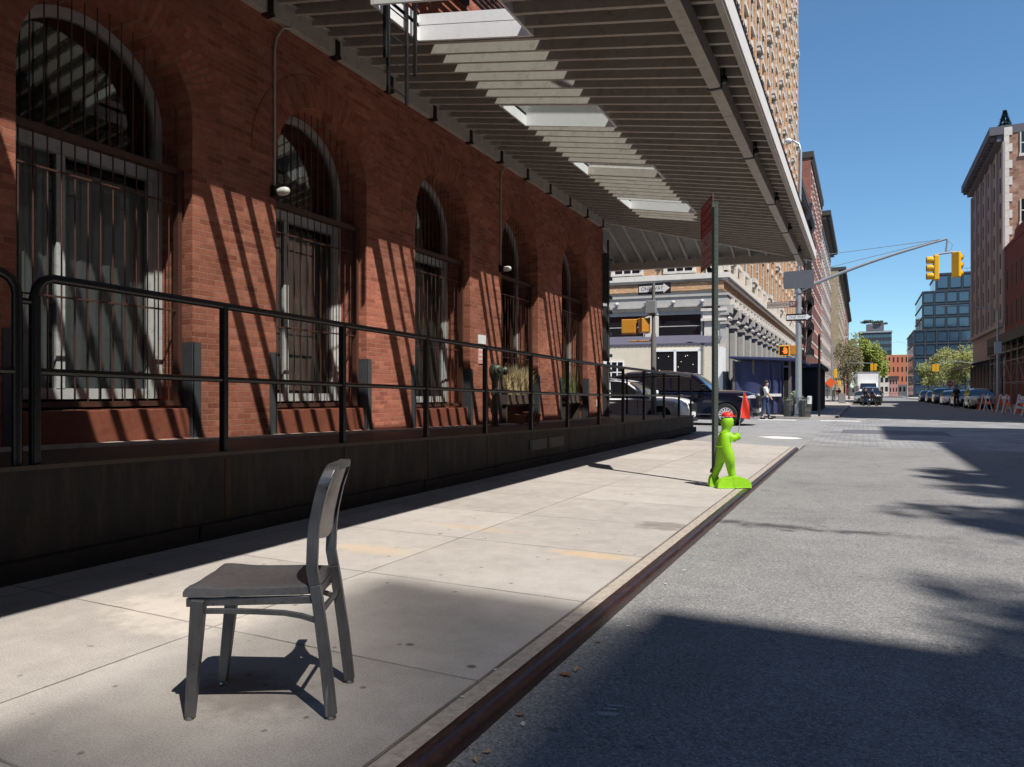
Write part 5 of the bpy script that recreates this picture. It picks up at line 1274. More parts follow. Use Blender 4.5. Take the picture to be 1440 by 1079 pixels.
q = MB(); q.box(EX - 26, EX - .15, EY0 + .15, EY1, -.1, 7.0); q.build('base_wall', GREYS, e, world=True)
q = MB(); q.box(EX - 26.3, EX + .35, EY0 - .12, EY1, 7.62, 7.92); q.box(EX - 26.2, EX + .22, EY0 - .06, EY1, 7.50, 7.62); q.build('stone_course', STONE, e, world=True)
q = MB(); q.box(EX - 26.2, EX + .30, EY0 - .26, EY1, 6.62, 6.75); q.box(EX - 26.2, EX + .22, EY0 - .2, EY1, 6.12, 6.62); q.box(EX - 26.2, EX + .36, EY0 - .3, EY1, 6.03, 6.12); q.build('storefront_cornice', GREYS, e, world=True)
for k in range(30): q = MB(); q.box(EX + .22, EX + .40, EY0 + 1 + k * 1.6, EY0 + 1.35 + k * 1.6, 6.2, 6.55); q.build('cornice_block', STONE, e, world=True)
# street side storefront: pilasters with capitals between dark bays
for k in range(15):
    y = EY0 + .1 + k * 3.05
    q = MB(); q.box(EX - .15, EX + .18, y - .35, y + .45, .0, 5.0); p_ = q.build('pilaster', GREYS, e, world=True)
    q = MB(); q.box(EX - .15, EX + .28, y - .45, y + .55, 5.0, 5.12); q.box(EX - .15, EX + .22, y - .38, y + .48, 5.12, 5.5); q.box(EX - .15, EX + .34, y - .5, y + .6, 5.5, 5.62); q.box(EX - .15, EX + .42, y - .42, y + .5, 5.62, 6.02)
    q.lathe([(.1, 0), (.14, .1), (.1, .2)], 8, T=Matrix.Translation((EX + .28, y - .2, 5.22))); q.lathe([(.1, 0), (.14, .1), (.1, .2)], 8, T=Matrix.Translation((EX + .28, y + .3, 5.22)))
    q.build('capital', GREYS, p_)
    q = MB(); q.box(EX - .16, EX - .10, y + .5, y + 2.65, .6, 5.3); q.build('storefront_window', GLASSD, e, world=True)
# upper bays on the street side
nw = 0; rest = MB(); rest_g = MB()
nb = 16; bw = (EY1 - EY0) / nb
q = MB()
for k in range(nb + 1):
    y = EY0 + k * bw + .43 * (k == 0); q.box(EX, EX + .16, y - .42, y + .42, 8.05, EZ)
q.build('brick_pier', TANB, e, world=True)
for k in range(nb + 1):
    q = MB(); y = EY0 + k * bw + .5 * (k == 0); q.box(EX, EX + .26, y - .5, y + .3, 8.05, 8.85); q.build('pier_base', STONE, e, world=True)
for fl_ in range(12):
    z = 9.0 + fl_ * 3.5
    for k in range(nb):
        y = EY0 + (k + .5) * bw
        near_ = nw < 84
        f = MB() if near_ else rest; g = MB() if near_ else rest_g
        big_ = (fl_ + k) % 3 == 0
        f.box(EX, EX + (.42 if big_ else .22), y - .85, y + .85, z - .28, z); f.box(EX, EX + .12, y - .78, y + .78, z + 2.15, z + 2.42)
        f.box(EX, EX + .18, y - .16, y + .16, z + 2.1, z + 2.6)
        if big_: f.box(EX, EX + .34, y - .8, y - .55, z - .6, z - .28); f.box(EX, EX + .34, y + .55, y + .8, z - .6, z - .28)
        for s in (-1, 1): f.box(EX + .005, EX + .07, y + s * .72, y + s * .62, z, z + 2.15)
        f.box(EX + .01, EX + .05, y - .62, y + .62, z + 1.02, z + 1.1)
        g.box(EX - .1, EX + .012, y - .62, y + .62, z + .02, z + 2.14)
        if near_:
            wo = f.build('window', STONE, e, world=True); g.build('pane', GLASSD, wo); nw += 1
o = rest.build('windows', STONE, e, world=True); o['kind'] = 'stuff'; rest_g.build('panes', GLASSD, o)
# side-street front (faces the camera)
YF = EY0
def ebox(b, px0, px1, py0, py1, d0, d1):
    "box on the side-street front between measured image columns and rows"
    xa, xb = at(px0, YF), at(px1, YF); xm = (xa + xb) / 2
    za, zb_ = zat(py1, xm, YF), zat(py0, xm, YF); b.box(xa, xb, YF - d1, YF - d0, za, zb_)
    return xa, xb, za, zb_
for (a, c_) in ((871, 904), (941, 975), (801, 835)):
    q = MB(); xa, xb, za, zb_ = ebox(q, a - 5, c_ + 4, 374, 390, 0, .12); q.v = []; q.f = []; q.m = []
    xa, xb = at(a, YF), at(c_, YF); z0 = 8.10; z1 = 10.5
    for x in (xa - .2, xb): q.box(x, x + .2, YF - .1, YF, z0, z1)
    q.box(xa - .2, xb + .2, YF - .16, YF, z0 - .13, z0); q.box(xa - .2, xb + .2, YF - .12, YF, z1, z1 + .3)
    for t_ in (1 / 3, 2 / 3): x = xa + (xb - xa) * t_; q.box(x - .04, x + .04, YF - .06, YF, z0, z1)
    w1 = q.build('window', STONE, e, world=True); q = MB(); q.box(xa, xb, YF - .02, YF + .05, z0, z1); q.build('pane', GLASSD, w1)
q = MB()
for px in (862, 909, 935, 979): x = at(px, YF); q.box(x - .12, x + .12, YF - .25, YF, 8.75, 8.83); q.box(x - .03, x + .03, YF - .25, YF - .1, 8.5, 8.8)
q.build('star_bolt', BLACKM, e, world=True)
q = MB(); ebox(q, 994, 1016, 372, 391, 0, .12); q.build('corner_block', STONE, e, world=True)
q = MB()
for dz in (0, .07, .13): q.tube([(at(1016, YF), YF - .25, 7.45 + dz), (-12, YF - .26, 7.30 + dz), (-17, YF - .25, 7.33 + dz), (-30, YF - .25, 7.2 + dz)], .015, 4)
q.build('cable_run', BLACKM, e, world=True)
for (a, c_) in ((853, 912), (930, 990), (780, 840)):
    q = MB(); x0, x1 = at(a, YF), at(c_, YF); q.box(x0, x1, YF - .02, YF + .02, 4.4, 5.62); wq = q.build('storefront_glass', GLASSD, e, world=True)
    q = MB(); q.box(x0 - .12, x1 + .12, YF - .1, YF, 5.62, 5.8); q.box(x0, x1, YF - .03, YF - .02, 4.95, 5.0)
    for x in (x0, x1): q.box(x - .12, x + .0, YF - .1, YF, 4.3, 5.62)
    q.build('frame', GREYS, wq)
q = MB(); q.box(at(776, YF), at(992, YF), YF - .02, YF + .12, 5.8, 6.1); q.box(at(992, YF), at(1018, YF) + .1, YF - .2, YF + .2, .0, 5.2); q.box(at(988, YF), at(1018, YF) + .2, YF - .34, YF + .2, 5.2, 5.35); q.box(at(990, YF), at(1018, YF) + .15, YF - .26, YF + .2, 5.35, 5.75); q.box(at(988, YF), at(1018, YF) + .22, YF - .36, YF + .2, 5.75, 5.9)
q.box(at(912, YF), at(930, YF), YF - .15, YF + .1, 4.3, 5.95); q.build('corner_pilaster', STONE, e, world=True)
for px in (876, 951, 990, 915):
    x = at(px, YF); q = MB(); q.lathe([(.05, 0), (.12, .05), (.14, .12), (.11, .20), (.04, .24)], 12, T=Matrix.Translation((x, YF - .4, 6.18))); q.build('globe_lamp', M('globe_white', (.42, .42, .42), .4), e, world=True, smooth=True)
q = MB(); xa, xb = at(770, YF), at(1016, YF)
q.hexa([(xa, YF - 1.3, 3.88), (xb, YF - 1.3, 3.88), (xb, YF, 4.30), (xa, YF, 4.30)], [(xa, YF - 1.3, 3.92), (xb, YF - 1.3, 3.92), (xb, YF, 4.46), (xa, YF, 4.46)]); q.build('awning', AWN, e, world=True)
q = MB(); n = 90
for k in range(n):
    x = xa + (xb - xa) * k / n; q.box(x, x + (xb - xa) / n * .96, YF - 1.49, YF - 1.45, 3.80 - .03 * (k % 2), 3.90)
q.build('awning_valance', AWN, e, world=True)
q = MB(); q.box(xa, at(1012, YF), YF - 1.45, YF - .02, .0, 3.86); q.build('cream_front', CREAM, e, world=True)
q = MB(); YG = YF - 1.45; x0, x1 = at(924, YG), at(984, YG)
q.box(x0, x1, YG - .03, YG, .9, 3.45); w1 = q.build('cafe_window', GLASSD, e, world=True)
q = MB(); xm = x0 + (x1 - x0) * .46
for x in (x0 - .05, xm - .05, x1 - .05): q.box(x, x + .12, YG - .08, YG, .8, 3.55)
q.box(x0 - .05, x1 + .07, YG - .08, YG, 3.45, 3.58); q.build('frame', WHITE, w1)
rr = random.Random(5); q = MB()
for k in range(14): x, z = rr.uniform(x0 + .2, x1 - .2), rr.uniform(1.6, 3.3); q.lathe([(.01, 0), (.02, .018), (.01, .036)], 6, T=Matrix.Translation((x, YG - .06, z)))
q.build('string_light', M('warm_bulb', (.9, .8, .6), .5, emit=((1, .8, .5), 1.2)), w1)
q = MB(); x0, x1 = at(842, YG), at(882, YG); q.box(x0, x1, YG - .03, YG, 1.2, 2.95); w1 = q.build('lattice_window', GLASSD, e, world=True)
q = MB()
for k in range(6): x = x0 + (x1 - x0) * k / 5; q.box(x - .03 - .05 * (k == 2), x + .03 + .05 * (k == 2), YG - .06, YG, 1.2, 2.95)
for z in (1.2, 1.75, 2.3, 2.9): q.box(x0, x1, YG - .055, YG, z, z + .06)
q.build('glazing_bars', WHITE, w1)
q = MB(); ebox(q, 1011, 1022, 490, 574, .3, 1.3); q.build('white_shutter', WHITE, e, world=True)

# the side street runs a few degrees off square: skew this building's front to it
for o in [o for o in bpy.data.objects if o.type == 'MESH' and (o.parent == e or (o.parent and o.parent.parent == e))]:
    for v in o.data.vertices:
        if v.co.y < EY0 + .6 and v.co.x < EX: v.co.y += SKEW * (v.co.x - EX)
# dining shed with navy tarps along the street, second dark shed behind
ds = thing('dining_shed', 'dining shed hung with navy blue tarps behind the man in white', 'dining shed', (-4.4, 40, .03))
SX0, SX1, SY0, SY1 = -6.2, -3.4, 39.4, 47.0
WOODG = M('weathered_wood', (.16, .13, .11), .85, var=.3, scale=8)
q = MB()
for x in (SX0, -5.2, SX1 - .35, SX1):
    for y in (SY0, SY1): q.box(x - .06, x + .06, y - .06, y + .06, .03, 2.9)
q.build('posts', WOODG, ds, world=True)
q = MB(); n = 26
def tarp(x0, x1, y0, y1, z0, z1):
    P = []
    for i in range(n + 1):
        s = i / n; f = .06 * math.sin(s * 19 + math.sin(s * 7) * 2)
        dx, dy = (y1 - y0), -(x1 - x0); L = math.hypot(dx, dy) or 1
        P.append([(x0 + (x1 - x0) * s + dx / L * f * (.3 + (1 - t) * 1.2), y0 + (y1 - y0) * s + dy / L * f * (.3 + (1 - t) * 1.2), z0 + (z1 - z0) * t) for t in (0, .25, .5, .75, 1)])
    for a, b_ in zip(P, P[1:]):
        for j in range(4): q.add([a[j], b_[j], b_[j + 1], a[j + 1]], [(0, 1, 2, 3)])
tarp(SX0, SX1 - .35, SY0 - .02, SY0 - .02, .95, 2.85); tarp(SX1 - 1.0, SX1 - .3, SY0 - .1, SY0 - .1, .1, 2.8); tarp(SX1 + .02, SX1 + .02, SY0, SY1, .1, 2.8)
q.build('tarp', NAVYT, ds, world=True, fix=False)
q = MB(); q.hexa([(SX0 - .2, SY0 - .5, 3.0), (SX1 + .5, SY0 - .5, 2.75), (SX1 + .5, SY1, 2.75), (SX0 - .2, SY1, 3.0)], [(SX0 - .2, SY0 - .5, 3.12), (SX1 + .5, SY0 - .5, 2.95), (SX1 + .4, SY1, 3.0), (SX0 - .2, SY1, 3.15)])
q.build('tarp_roof', NAVYT, ds, world=True, bevel=.04)
q = MB(); q.box(SX0 - .15, SX1 - .4, SY0 - .25, SY0 - .12, .98, 1.12); q.build('white_rail', WHITE, ds, world=True)
q = MB(); q.box(SX0, SX1 - .3, SY0 - .05, SY0 + .02, .03, .98); q.build('timber_panel', WOODG, ds, world=True)
ds2 = thing('dining_shed', 'black dining shed behind the galvanised signal pole', 'dining shed', (-4, 49, .03))
q = MB(); q.box(-6.4, -2.6, 48.5, 58, .03, 2.75); q.build('walls', M('black_tarp', (.010, .010, .016), .7, var=.3), ds2, world=True)
q = MB(); q.box(-6.6, -2.3, 48.2, 58.2, 2.75, 3.0); q.build('roof', NAVYT, ds2, world=True, bevel=.04)
q = MB()
for k in range(7): q.box(-2.59, -2.5, 48.6 + k * 1.4, 48.72 + k * 1.4, .03, 2.75)
q.build('frame_posts', WOODG, ds2, world=True)
# shrub in front of the shed
def leafclump(name, cx, cy, cz, rx, ry, rz_, n, size, mat, parent=None, seed=1, hollow=.25, gaps=9):
    rr = random.Random(seed); q = MB()
    cl = [(rr.gauss(0, .5), rr.gauss(0, .5), rr.gauss(0, .45), rr.uniform(.22, .5)) for _ in range(gaps)]
    k = 0; tries = 0
    while k < n and tries < n * 6:
        tries += 1
        c_ = rr.choice(cl); v = Vector((rr.gauss(0, 1), rr.gauss(0, 1), rr.gauss(0, 1))).normalized() * c_[3] * rr.uniform(.35, 1.05)
        p = Vector((c_[0], c_[1], c_[2])) + v
        if p.length > 1.12: continue
        P = Vector((cx + p.x * rx, cy + p.y * ry, cz + p.z * rz_))
        a = Vector((rr.gauss(0, 1), rr.gauss(0, 1), rr.gauss(0, 1))).normalized(); b_ = a.orthogonal().normalized(); s = size * rr.uniform(.6, 1.4)
        q.add([P - a * s, P + b_ * s * .5, P + a * s, P - b_ * s * .5], [(0, 1, 2, 3)]); k += 1
    return q.build(name, mat, parent, fix=False)
rt = thing('roof_shadow_clumps', 'leafy clumps added on the roof opposite to blur the road shadows', 'shadow caster', (14.2, 0, 19.7), group='buildings across the street outside the frame')  # added out of view for its leafy shadow
for i_, (yc, ry_, rx_, rz2) in enumerate(SHADOW_CLUMPS): leafclump('shadow_clump', -.1, yc, .2 + rz2 * .75, rx_, ry_, rz2, 1100, .11, M('shadow_clump_green', (.05, .08, .03), .8, var=.4), rt, 40 + i_, gaps=12)
LEAFG = M('spring_leaf_green', (.17, .205, .022), .75, var=.45, scale=1.2); LEAFY = M('young_leaf_yellow_green', (.21, .22, .06), .8, var=.4, scale=1.5)
LEAFB = M('bare_twig_olive', (.16, .14, .07), .85, var=.4, scale=2); BARK = M('bark', (.10, .08, .065), .9, var=.3, scale=6); LEAFS = M('shrub_sage', (.20, .28, .17), .8, var=.3, scale=5)
sh = thing('shrub', 'pale green potted shrub beside the navy tarp shed', 'shrub', (-3.1, 38.9, .03))
leafclump('foliage', 0, 0, .98, .42, .4, .30, 500, .05, LEAFS, sh, 3)
q = MB(); q.lathe([(.2, 0), (.26, .5), (.22, .5)], 10); q.tube([(0, 0, .4), (.02, 0, .9)], .03, 5); q.build('pot', WOODG, sh)

# ================================================================ LEFT ROW BEYOND
GLASSF = M('far_window_glass', (.014, .015, .018), .55, var=.3, scale=.4, spec=.15)
def facade(name, label, x, y0, y1, h_, mat, storeys, bays, side=-1, depth=18, cornice=None, cov=.6, frame=None, z0=4.5, group=None, wcol=None, sidewin=False, lim=90, wh=.5, base=None, ww=.19):
    """building whose street front lies on the plane x, windows on that front; side=-1: body lies to the left (-x)"""
    t = thing(name, label, 'building', (x, y0, 0), group=group)
    xb = x + side * depth; q = MB(); q.box(x, xb, y0, y1, 0, h_); q.build('wall', mat, t, world=True)
    if cornice:
        q = MB(); q.box(x - side * cov, xb, y0 - .15, y1, h_ - .6, h_ + .3); q.box(x - side * cov * .5, x, y0, y1, h_ - 1.3, h_ - .6)
        for k in range(int((y1 - y0) / 1.2)): q.box(x - side * cov * .9, x, y0 + .3 + k * 1.2, y0 + .6 + k * 1.2, h_ - 1.1, h_ - .6)
        q.build('cornice', cornice, t, world=True)
    sh_ = (h_ - z0 - 1.2) / storeys; bw_ = (y1 - y0) / bays; n = 0
    for f in range(storeys):
        for k in range(bays):
            if n >= lim: break
            y = y0 + (k + .5) * bw_; z = z0 + f * sh_ + sh_ * .15
            q = MB(); q.box(x - side * .03, x + side * .2, y - bw_ * ww, y + bw_ * ww, z, z + sh_ * wh); o = q.build('window', wcol or GLASSF, t, world=True); n += 1
            if frame:
                q = MB(); q.box(x - side * .16, x, y - bw_ * ww * 1.25, y + bw_ * ww * 1.25, z - .22, z); q.build('sill', frame, o); q = MB(); q.box(x - side * .10, x, y - bw_ * ww * 1.2, y + bw_ * ww * 1.2, z + sh_ * wh, z + sh_ * wh + .28); q.build('lintel', frame, o)
    if sidewin:
        for f in range(storeys):
            for k in range(2):
                xx = x + side * (3 + k * 6); z = z0 + f * sh_ + sh_ * .15
                q = MB(); q.box(xx - .7, xx + .7, y0 - .03, y0 + .2, z, z + sh_ * wh); o = q.build('window', wcol or GLASSD, t, world=True)
                q = MB(); q.box(xx - .8, xx + .8, y0 - .08, y0 - .0, z - .25, z); q.box(xx - .75, xx - .68, y0 - .06, y0, z, z + sh_ * wh); q.box(xx + .68, xx + .75, y0 - .06, y0, z, z + sh_ * wh); q.box(xx - .7, xx + .7, y0 - .05, y0, z + sh_ * wh * .5, z + sh_ * wh * .5 + .1); q.build('frame', frame or STONE, o)
    if base:
        q = MB(); q.box(x - side * .12, x, y0, y1, 0, 4.2); b_ = q.build('shopfront', base, t, world=True)
        q = MB()
        for k in range(bays): y = y0 + (k + .5) * bw_; q.box(x - side * .15, x - side * .12, y - bw_ * .36, y + bw_ * .36, .5, 3.4)
        q.build('shop_window', GLASSD, b_)
    return t
RB = brick_mat('dull_red_brick', (.30, .10, .07), (.38, .15, .11), (.30, .2, .16)); PB = brick_mat('pinkish_grey_brick', (.42, .33, .29), (.50, .41, .37), (.5, .45, .4), var=.3)
YB = brick_mat('ochre_brick', (.36, .25, .14), (.46, .34, .21), (.4, .34, .28)); DKC = M('dark_cornice', (.05, .043, .04), .7); SLATE = M('slate_grey_wall', (.13, .13, .14), .8, var=.15)
f0 = facade('tenement_building', 'red brick tenement with fire escape next beyond the tan ornate building', -7, 91, 115, 26.2, RB, 6, 8, cornice=DKC, frame=STONE, base=STONE, group='buildings down the left side')
q = MB(); ns = 6
for f in range(ns):
    z = 6 + f * 3.4; q.box(-7, -5.9, 97, 104, z, z + .08)
    for yy in [97 + .25 * k for k in range(29)]: q.box(-5.93, -5.9, yy, yy + .03, z, z + .95)
    q.box(-5.94, -5.89, 97, 104, z + .92, z + .98); q.box(-7, -5.9, 97, 97.04, z + .9, z + .96)
    q.hexa([(-6.6, 98, z), (-6.0, 98, z), (-6.0, 98.3, z), (-6.6, 98.3, z)], [(-6.6, 102, z + 3.4), (-6.0, 102, z + 3.4), (-6.0, 102.3, z + 3.4), (-6.6, 102.3, z + 3.4)])
q.build('fire_escape', BLACKM, f0, world=True)
facade('tenement_building', 'taller red brick block with blank side wall behind the fire escape tenement', -7, 115.1, 146, 37, RB, 8, 9, cornice=DKC, cov=.4, frame=STONE, sidewin=False, base=STONE, group='buildings down the left side')
facade('loft_building', 'pale pinkish loft building with heavy dark cornice on the left side', -7, 146.1, 188, 35.2, PB, 8, 11, cornice=DKC, cov=1.6, frame=PB, base=GREYS, group='buildings down the left side')
q = MB(); 
g_ = facade('loft_building', 'ochre brick loft with dark cornice and slate grey side on the left side', -7, 249, 337, 41, YB, 9, 10, cornice=DKC, cov=2.2, frame=STONE, group='buildings down the left side')
q = MB(); q.box(-25, -9.2, 248.7, 249, 0, 34); q.build('side_cladding', SLATE, g_, world=True)
t = facade('loft_building', 'farthest red brown loft on the left side', -7, 338, 430, 41, RB, 8, 9, cornice=DKC, cov=1.5, frame=STONE, group='buildings down the left side')
# ================================================================ RIGHT SIDE
GST = M('grey_limestone', (.34, .30, .285), .85, var=.1, scale=.6); DRB = brick_mat('dark_red_brick', (.12, .036, .034), (.16, .05, .045), (.16, .07, .06)); BRS = brick_mat('brown_side_brick', (.30, .17, .12), (.40, .25, .18), (.4, .33, .28), bw=.5, bh=.3, var=.5)
lo = facade('arcade_building', 'dark red brick building with small arched windows at the right edge', 13.5, 61.6, 91, 16.2, DRB, 2, 12, side=1, depth=14, frame=None, z0=7.6, cornice=None, wh=.6)
q = MB(); q.prism([(61.6, 16.2), (91, 16.2), (91, 16.6), (85.4, 16.6), (85, 17.3), (80, 17.3), (79, 18.4), (61.6, 18.4)], 'x', 13.45, 14.0); q.build('parapet', DRB, lo, world=True)
for k in range(10):
    y = 63.2 + k * 2.95
    q = MB(); pts = []
    for j in range(13):
        a = PI * j / 12; pts.append((y - .75 * math.cos(a), 6.4 + 1.15 * math.sin(a)))
    for (ya, za), (yb, zb2) in zip(pts, pts[1:]):
        yi0, zi0 = y + (ya - y) * .66, 6.4 + (za - 6.4) * .66; yi1, zi1 = y + (yb - y) * .66, 6.4 + (zb2 - 6.4) * .66
        q.hexa([(13.36, ya, za), (13.36, yb, zb2), (13.36, yi1, zi1), (13.36, yi0, zi0)], [(13.5, ya, za), (13.5, yb, zb2), (13.5, yi1, zi1), (13.5, yi0, zi0)])
    ar = q.build('arched_window', M('tan_arch_stone', (.34, .25, .18), .8), lo, world=True)
    q = MB(); q.prism([(y - .5, 5.2), (y + .5, 5.2)] + [(y + .5 * math.cos(PI * j / 10), 6.4 + .76 * math.sin(PI * j / 10)) for j in range(11)], 'x', 13.46, 13.55); q.build('pane', GLASSD, ar)
q = MB(); q.box(11.8, 13.5, 61.6, 90, 4.9, 5.05); q.box(11.8, 11.84, 61.6, 90, 5.95, 6.0)
for k in range(95): q.box(11.8, 11.83, 61.6 + k * .3, 61.64 + k * .3, 5.05, 5.95)
q.build('balcony_railing', BLACKM, lo, world=True)
gb = facade('office_building', 'tall grey limestone building with deep dark cornice on the right side', 13.5, 91.1, 115.3, 29.3, GST, 7, 6, side=1, depth=24, cornice=M('slate_cornice', (.10, .10, .12), .7), cov=1.35, z0=8.8, wh=.6)
q = MB()
for k in range(7): y = 91.1 + k * 24.2 / 6; q.box(13.28, 13.5, y - .45, y + .45, 8.6, 27.8)
q.box(13.0, 13.5, 91.1, 115.3, 8.2, 8.6); q.build('pier', GST, gb, world=True)
q = MB(); q.box(13.9, 37.5, 91.0, 91.1, 0, 29.2); sw = q.build('brown_side_wall', BRS, gb, world=True)
for (px, py0, py1) in ((1436, 186, 216), (1436, 280, 312)):
    X = at(px, 91); z0, z1 = zat(py1, X, 91), zat(py0, X, 91)
    q = MB(); q.box(X, X + 2.0, 90.93, 91.05, z0, z1); o = q.build('window', GLASSD, gb, world=True)
    q = MB(); q.box(X - .2, X + 2.2, 90.85, 91.0, z0 - .3, z0); q.box(X - .12, X, 90.9, 91.0, z0, z1); q.box(X, X + 2.0, 90.9, 90.95, (z0 + z1) / 2 - .05, (z0 + z1) / 2 + .05); q.build('frame', STONE, o)
q = MB()
for k in range(30): q.box(13.45, 13.9 + .28 * (k % 2), 90.93, 91.2, 3 + k * .88, 3.88 + k * .88 - .02)
q.build('corner_quoin', STONE, gb, world=True)
q = MB(); q.hexa([(10.6, 91.5, 4.1), (13.5, 91.5, 4.9), (13.5, 114, 4.9), (10.6, 114, 4.1)], [(10.6, 91.5, 4.35), (13.5, 91.5, 5.1), (13.5, 114, 5.1), (10.6, 114, 4.35)]); q.build('awning', BLACKM, gb, world=True)
for k in range(9): q = MB(); q.tube([(13.2, 92 + k * 2.7, 0), (13.2, 92 + k * 2.7, 4.6)], .22, 8); q.build('column', GST, gb, world=True)
for k in range(6): q = MB(); q.box(13.3, 13.5, 92.2 + k * 4, 94.5 + k * 4, .4, 3.8); q.build('shop_window', GLASSD, gb, world=True)
# small conifer on the roof
cf = thing('rooftop_conifer', 'small dark conifer standing on the roof of the grey limestone building', 'tree', (at(1413, 95), 95, 29.3))
rr = random.Random(8); q = MB()
for k in range(1300):
    t_ = rr.random() ** .8; r_ = (1 - t_) * .95 * rr.uniform(.55, 1) + .05; a = rr.uniform(0, 2 * PI); P = Vector((r_ * math.cos(a), r_ * math.sin(a), .3 + t_ * 2.9))
    d = Vector((math.cos(a), math.sin(a), .35)) * .16; b_ = Vector((-math.sin(a), math.cos(a), 0)) * .07; q.add([P - b_, P + d, P + b_, P - d * .3], [(0, 1, 2, 3)])
q.build('foliage', M('conifer_green', (.03, .055, .03), .8, var=.4), cf, fix=False)
MB().tube([(0, 0, 0), (0, 0, 2.6)], [.1, .03], 6).build('trunk', BARK, cf)
# dark glass tower block
GLZ = M('blue_grey_curtain_glass', (.035, .07, .11), .06, .0, var=.25, scale=.05, spec=1., coat=.5); GFR = M('dark_blue_grey_frame', (.035, .042, .052), .5, var=.1)
tw = thing('glass_office_block', 'modern dark blue glass office block with stepped terraces in the distance', 'building', (14, 230, 0))
def gblock(x0, x1, y0, y1, z0, z1, nz, nx, ny, cell=True):
    q = MB(); q.box(x0 + .3, x1 - .3, y0 + .3, y1 - .3, z0, z1); q.build('floors', GFR, tw, world=True)
    hz = (z1 - z0) / nz; wx_ = (x1 - x0) / nx; wy_ = (y1 - y0) / ny
    for f in range(nz):
        q = MB()
        for k in range(nx): q.box(x0 + k * wx_ + wx_ * .14, x0 + (k + 1) * wx_ - wx_ * .06, y0 + .15, y0 + .35, z0 + f * hz + hz * .22, z0 + (f + 1) * hz - hz * .06)
        for k in range(ny): q.box(x0 + .15, x0 + .35, y0 + k * wy_ + wy_ * .08, y0 + (k + 1) * wy_ - wy_ * .08, z0 + f * hz + hz * .18, z0 + (f + 1) * hz - hz * .05)
        q.build('window_band', GLZ, tw, world=True)
    q = MB()
    for f in range(nz + 1): q.box(x0, x1, y0, y1, z0 + f * hz - .0, z0 + f * hz + hz * .12 + .0)
    for k in range(nx + 1): q.box(x0 + k * wx_ - .1, x0 + k * wx_ + wx_ * .1, y0 + .02, y0 + .32, z0, z1)
    q.build('frame', GFR, tw, world=True)
xa = at(1290, 230); xb = at(1297, 230)
gblock(at(1283, 225) + .3, 45, 225, 260, 0, zat(466, 14, 225), 5, 12, 8)
gblock(xb, 46, 230, 262, zat(466, 15, 230) + .3, zat(412, 15, 230), 3, 11, 8)
gblock(at(1316, 236), 44, 236, 258, zat(412, 17, 236) + .2, zat(388, 17, 236), 1, 8, 5)
q = MB(); Zt = zat(388, 17, 236)
for k in range(12): q.box(24 + k * 1.3, 24.1 + k * 1.3, 240, 240.1, Zt, Zt + 2.2)
q.box(23, 41, 240, 240.1, Zt + 2.0, Zt + 2.2); q.box(20, 42, 239, 250, Zt, Zt + .5); q.build('roof_frame', GALV, tw, world=True)
# far blocks closing the street
def block(name, label, px0, px1, py, Y, dep, mat, nx, nz, wmat=GLASSD, group='buildings at the far end of the street', z0=1.0, fill=.45, cap=None):
    x0, x1 = at(px0, Y), at(px1, Y); h_ = zat(py, (x0 + x1) / 2, Y); t = thing(name, label, 'building', ((x0 + x1) / 2, Y, 0), group=group)
    q = MB(); q.box(x0, x1, Y, Y + dep, 0, h_); q.build('wall', mat, t, world=True)
    wx_ = (x1 - x0) / nx; hz = (h_ - z0) / nz
    for f in range(nz):
        for k in range(nx):
            q = MB(); q.box(x0 + (k + .5 - fill / 2) * wx_, x0 + (k + .5 + fill / 2) * wx_, Y - .06, Y + .1, z0 + (f + .25) * hz, z0 + (f + .75) * hz); q.build('window', wmat, t, world=True)
    if cap:
        q = MB(); q.box(x0 - .3, x1 + .3, Y - .5, Y + dep, h_, h_ + .8); q.build('cornice', cap, t, world=True)
    return t
ORB = M('orange_brick', (.50, .17, .09), .85, var=.12, scale=.5)
block('brick_block', 'orange red brick block with two rows of small windows at the end of the street', 1242, 1290, 499, 330, 30, ORB, 8, 4, fill=.3)
block('pale_building', 'small cream building with four dark windows at the end of the street', 1237, 1250, 528, 300, 12, STONE, 2, 2, fill=.6)
block('townhouse', 'small pinkish brick townhouse beside the cream building', 1250.3, 1263, 532, 300, 12, brick_mat('pink_brick', (.42, .2, .17), (.5, .27, .23), (.5, .4, .36)), 3, 2, cap=DKC, fill=.35)
block('low_building', 'dark low shop row right of the pinkish townhouse', 1263.3, 1292, 541, 300, 12, SLATE, 5, 1, fill=.5)
block('dark_block', 'dark brick block rising behind the bright green tree', 1228, 1241, 504, 345, 25, SLATE, 3, 4)
block('grey_block', 'pale grey concrete block stepping up behind the green tree', 1200, 1238, 489, 370, 25, M('pale_concrete', (.36, .37, .38), .85), 8, 5, fill=.3)
block('glass_block', 'distant blue glass block with leafy rooftop terrace', 1208, 1254, 468, 400, 30, GFR, 12, 9, wmat=GLZ, fill=.86, cap=GALV)
X0 = at(1218, 404); t = thing('roof_pavilion', 'dark roof pavilion and planting on top of the distant glass block', 'building', (X0, 404, zat(468, X0, 404)))
q = MB(); q.box(0, at(1243, 404) - X0, 0, 12, .8, 4.2); q.build('wall', SLATE, t); leafclump('planting', 5, 1, 5.0, 7.5, 2, 1.6, 900, .5, M('dark_roof_plants', (.06, .07, .05), .8, var=.4), t, 9)
block('low_building', 'low grey shopfront row far behind the box truck on the left', 1192, 1236, 545, 290, 10, SLATE, 8, 1, fill=.5)

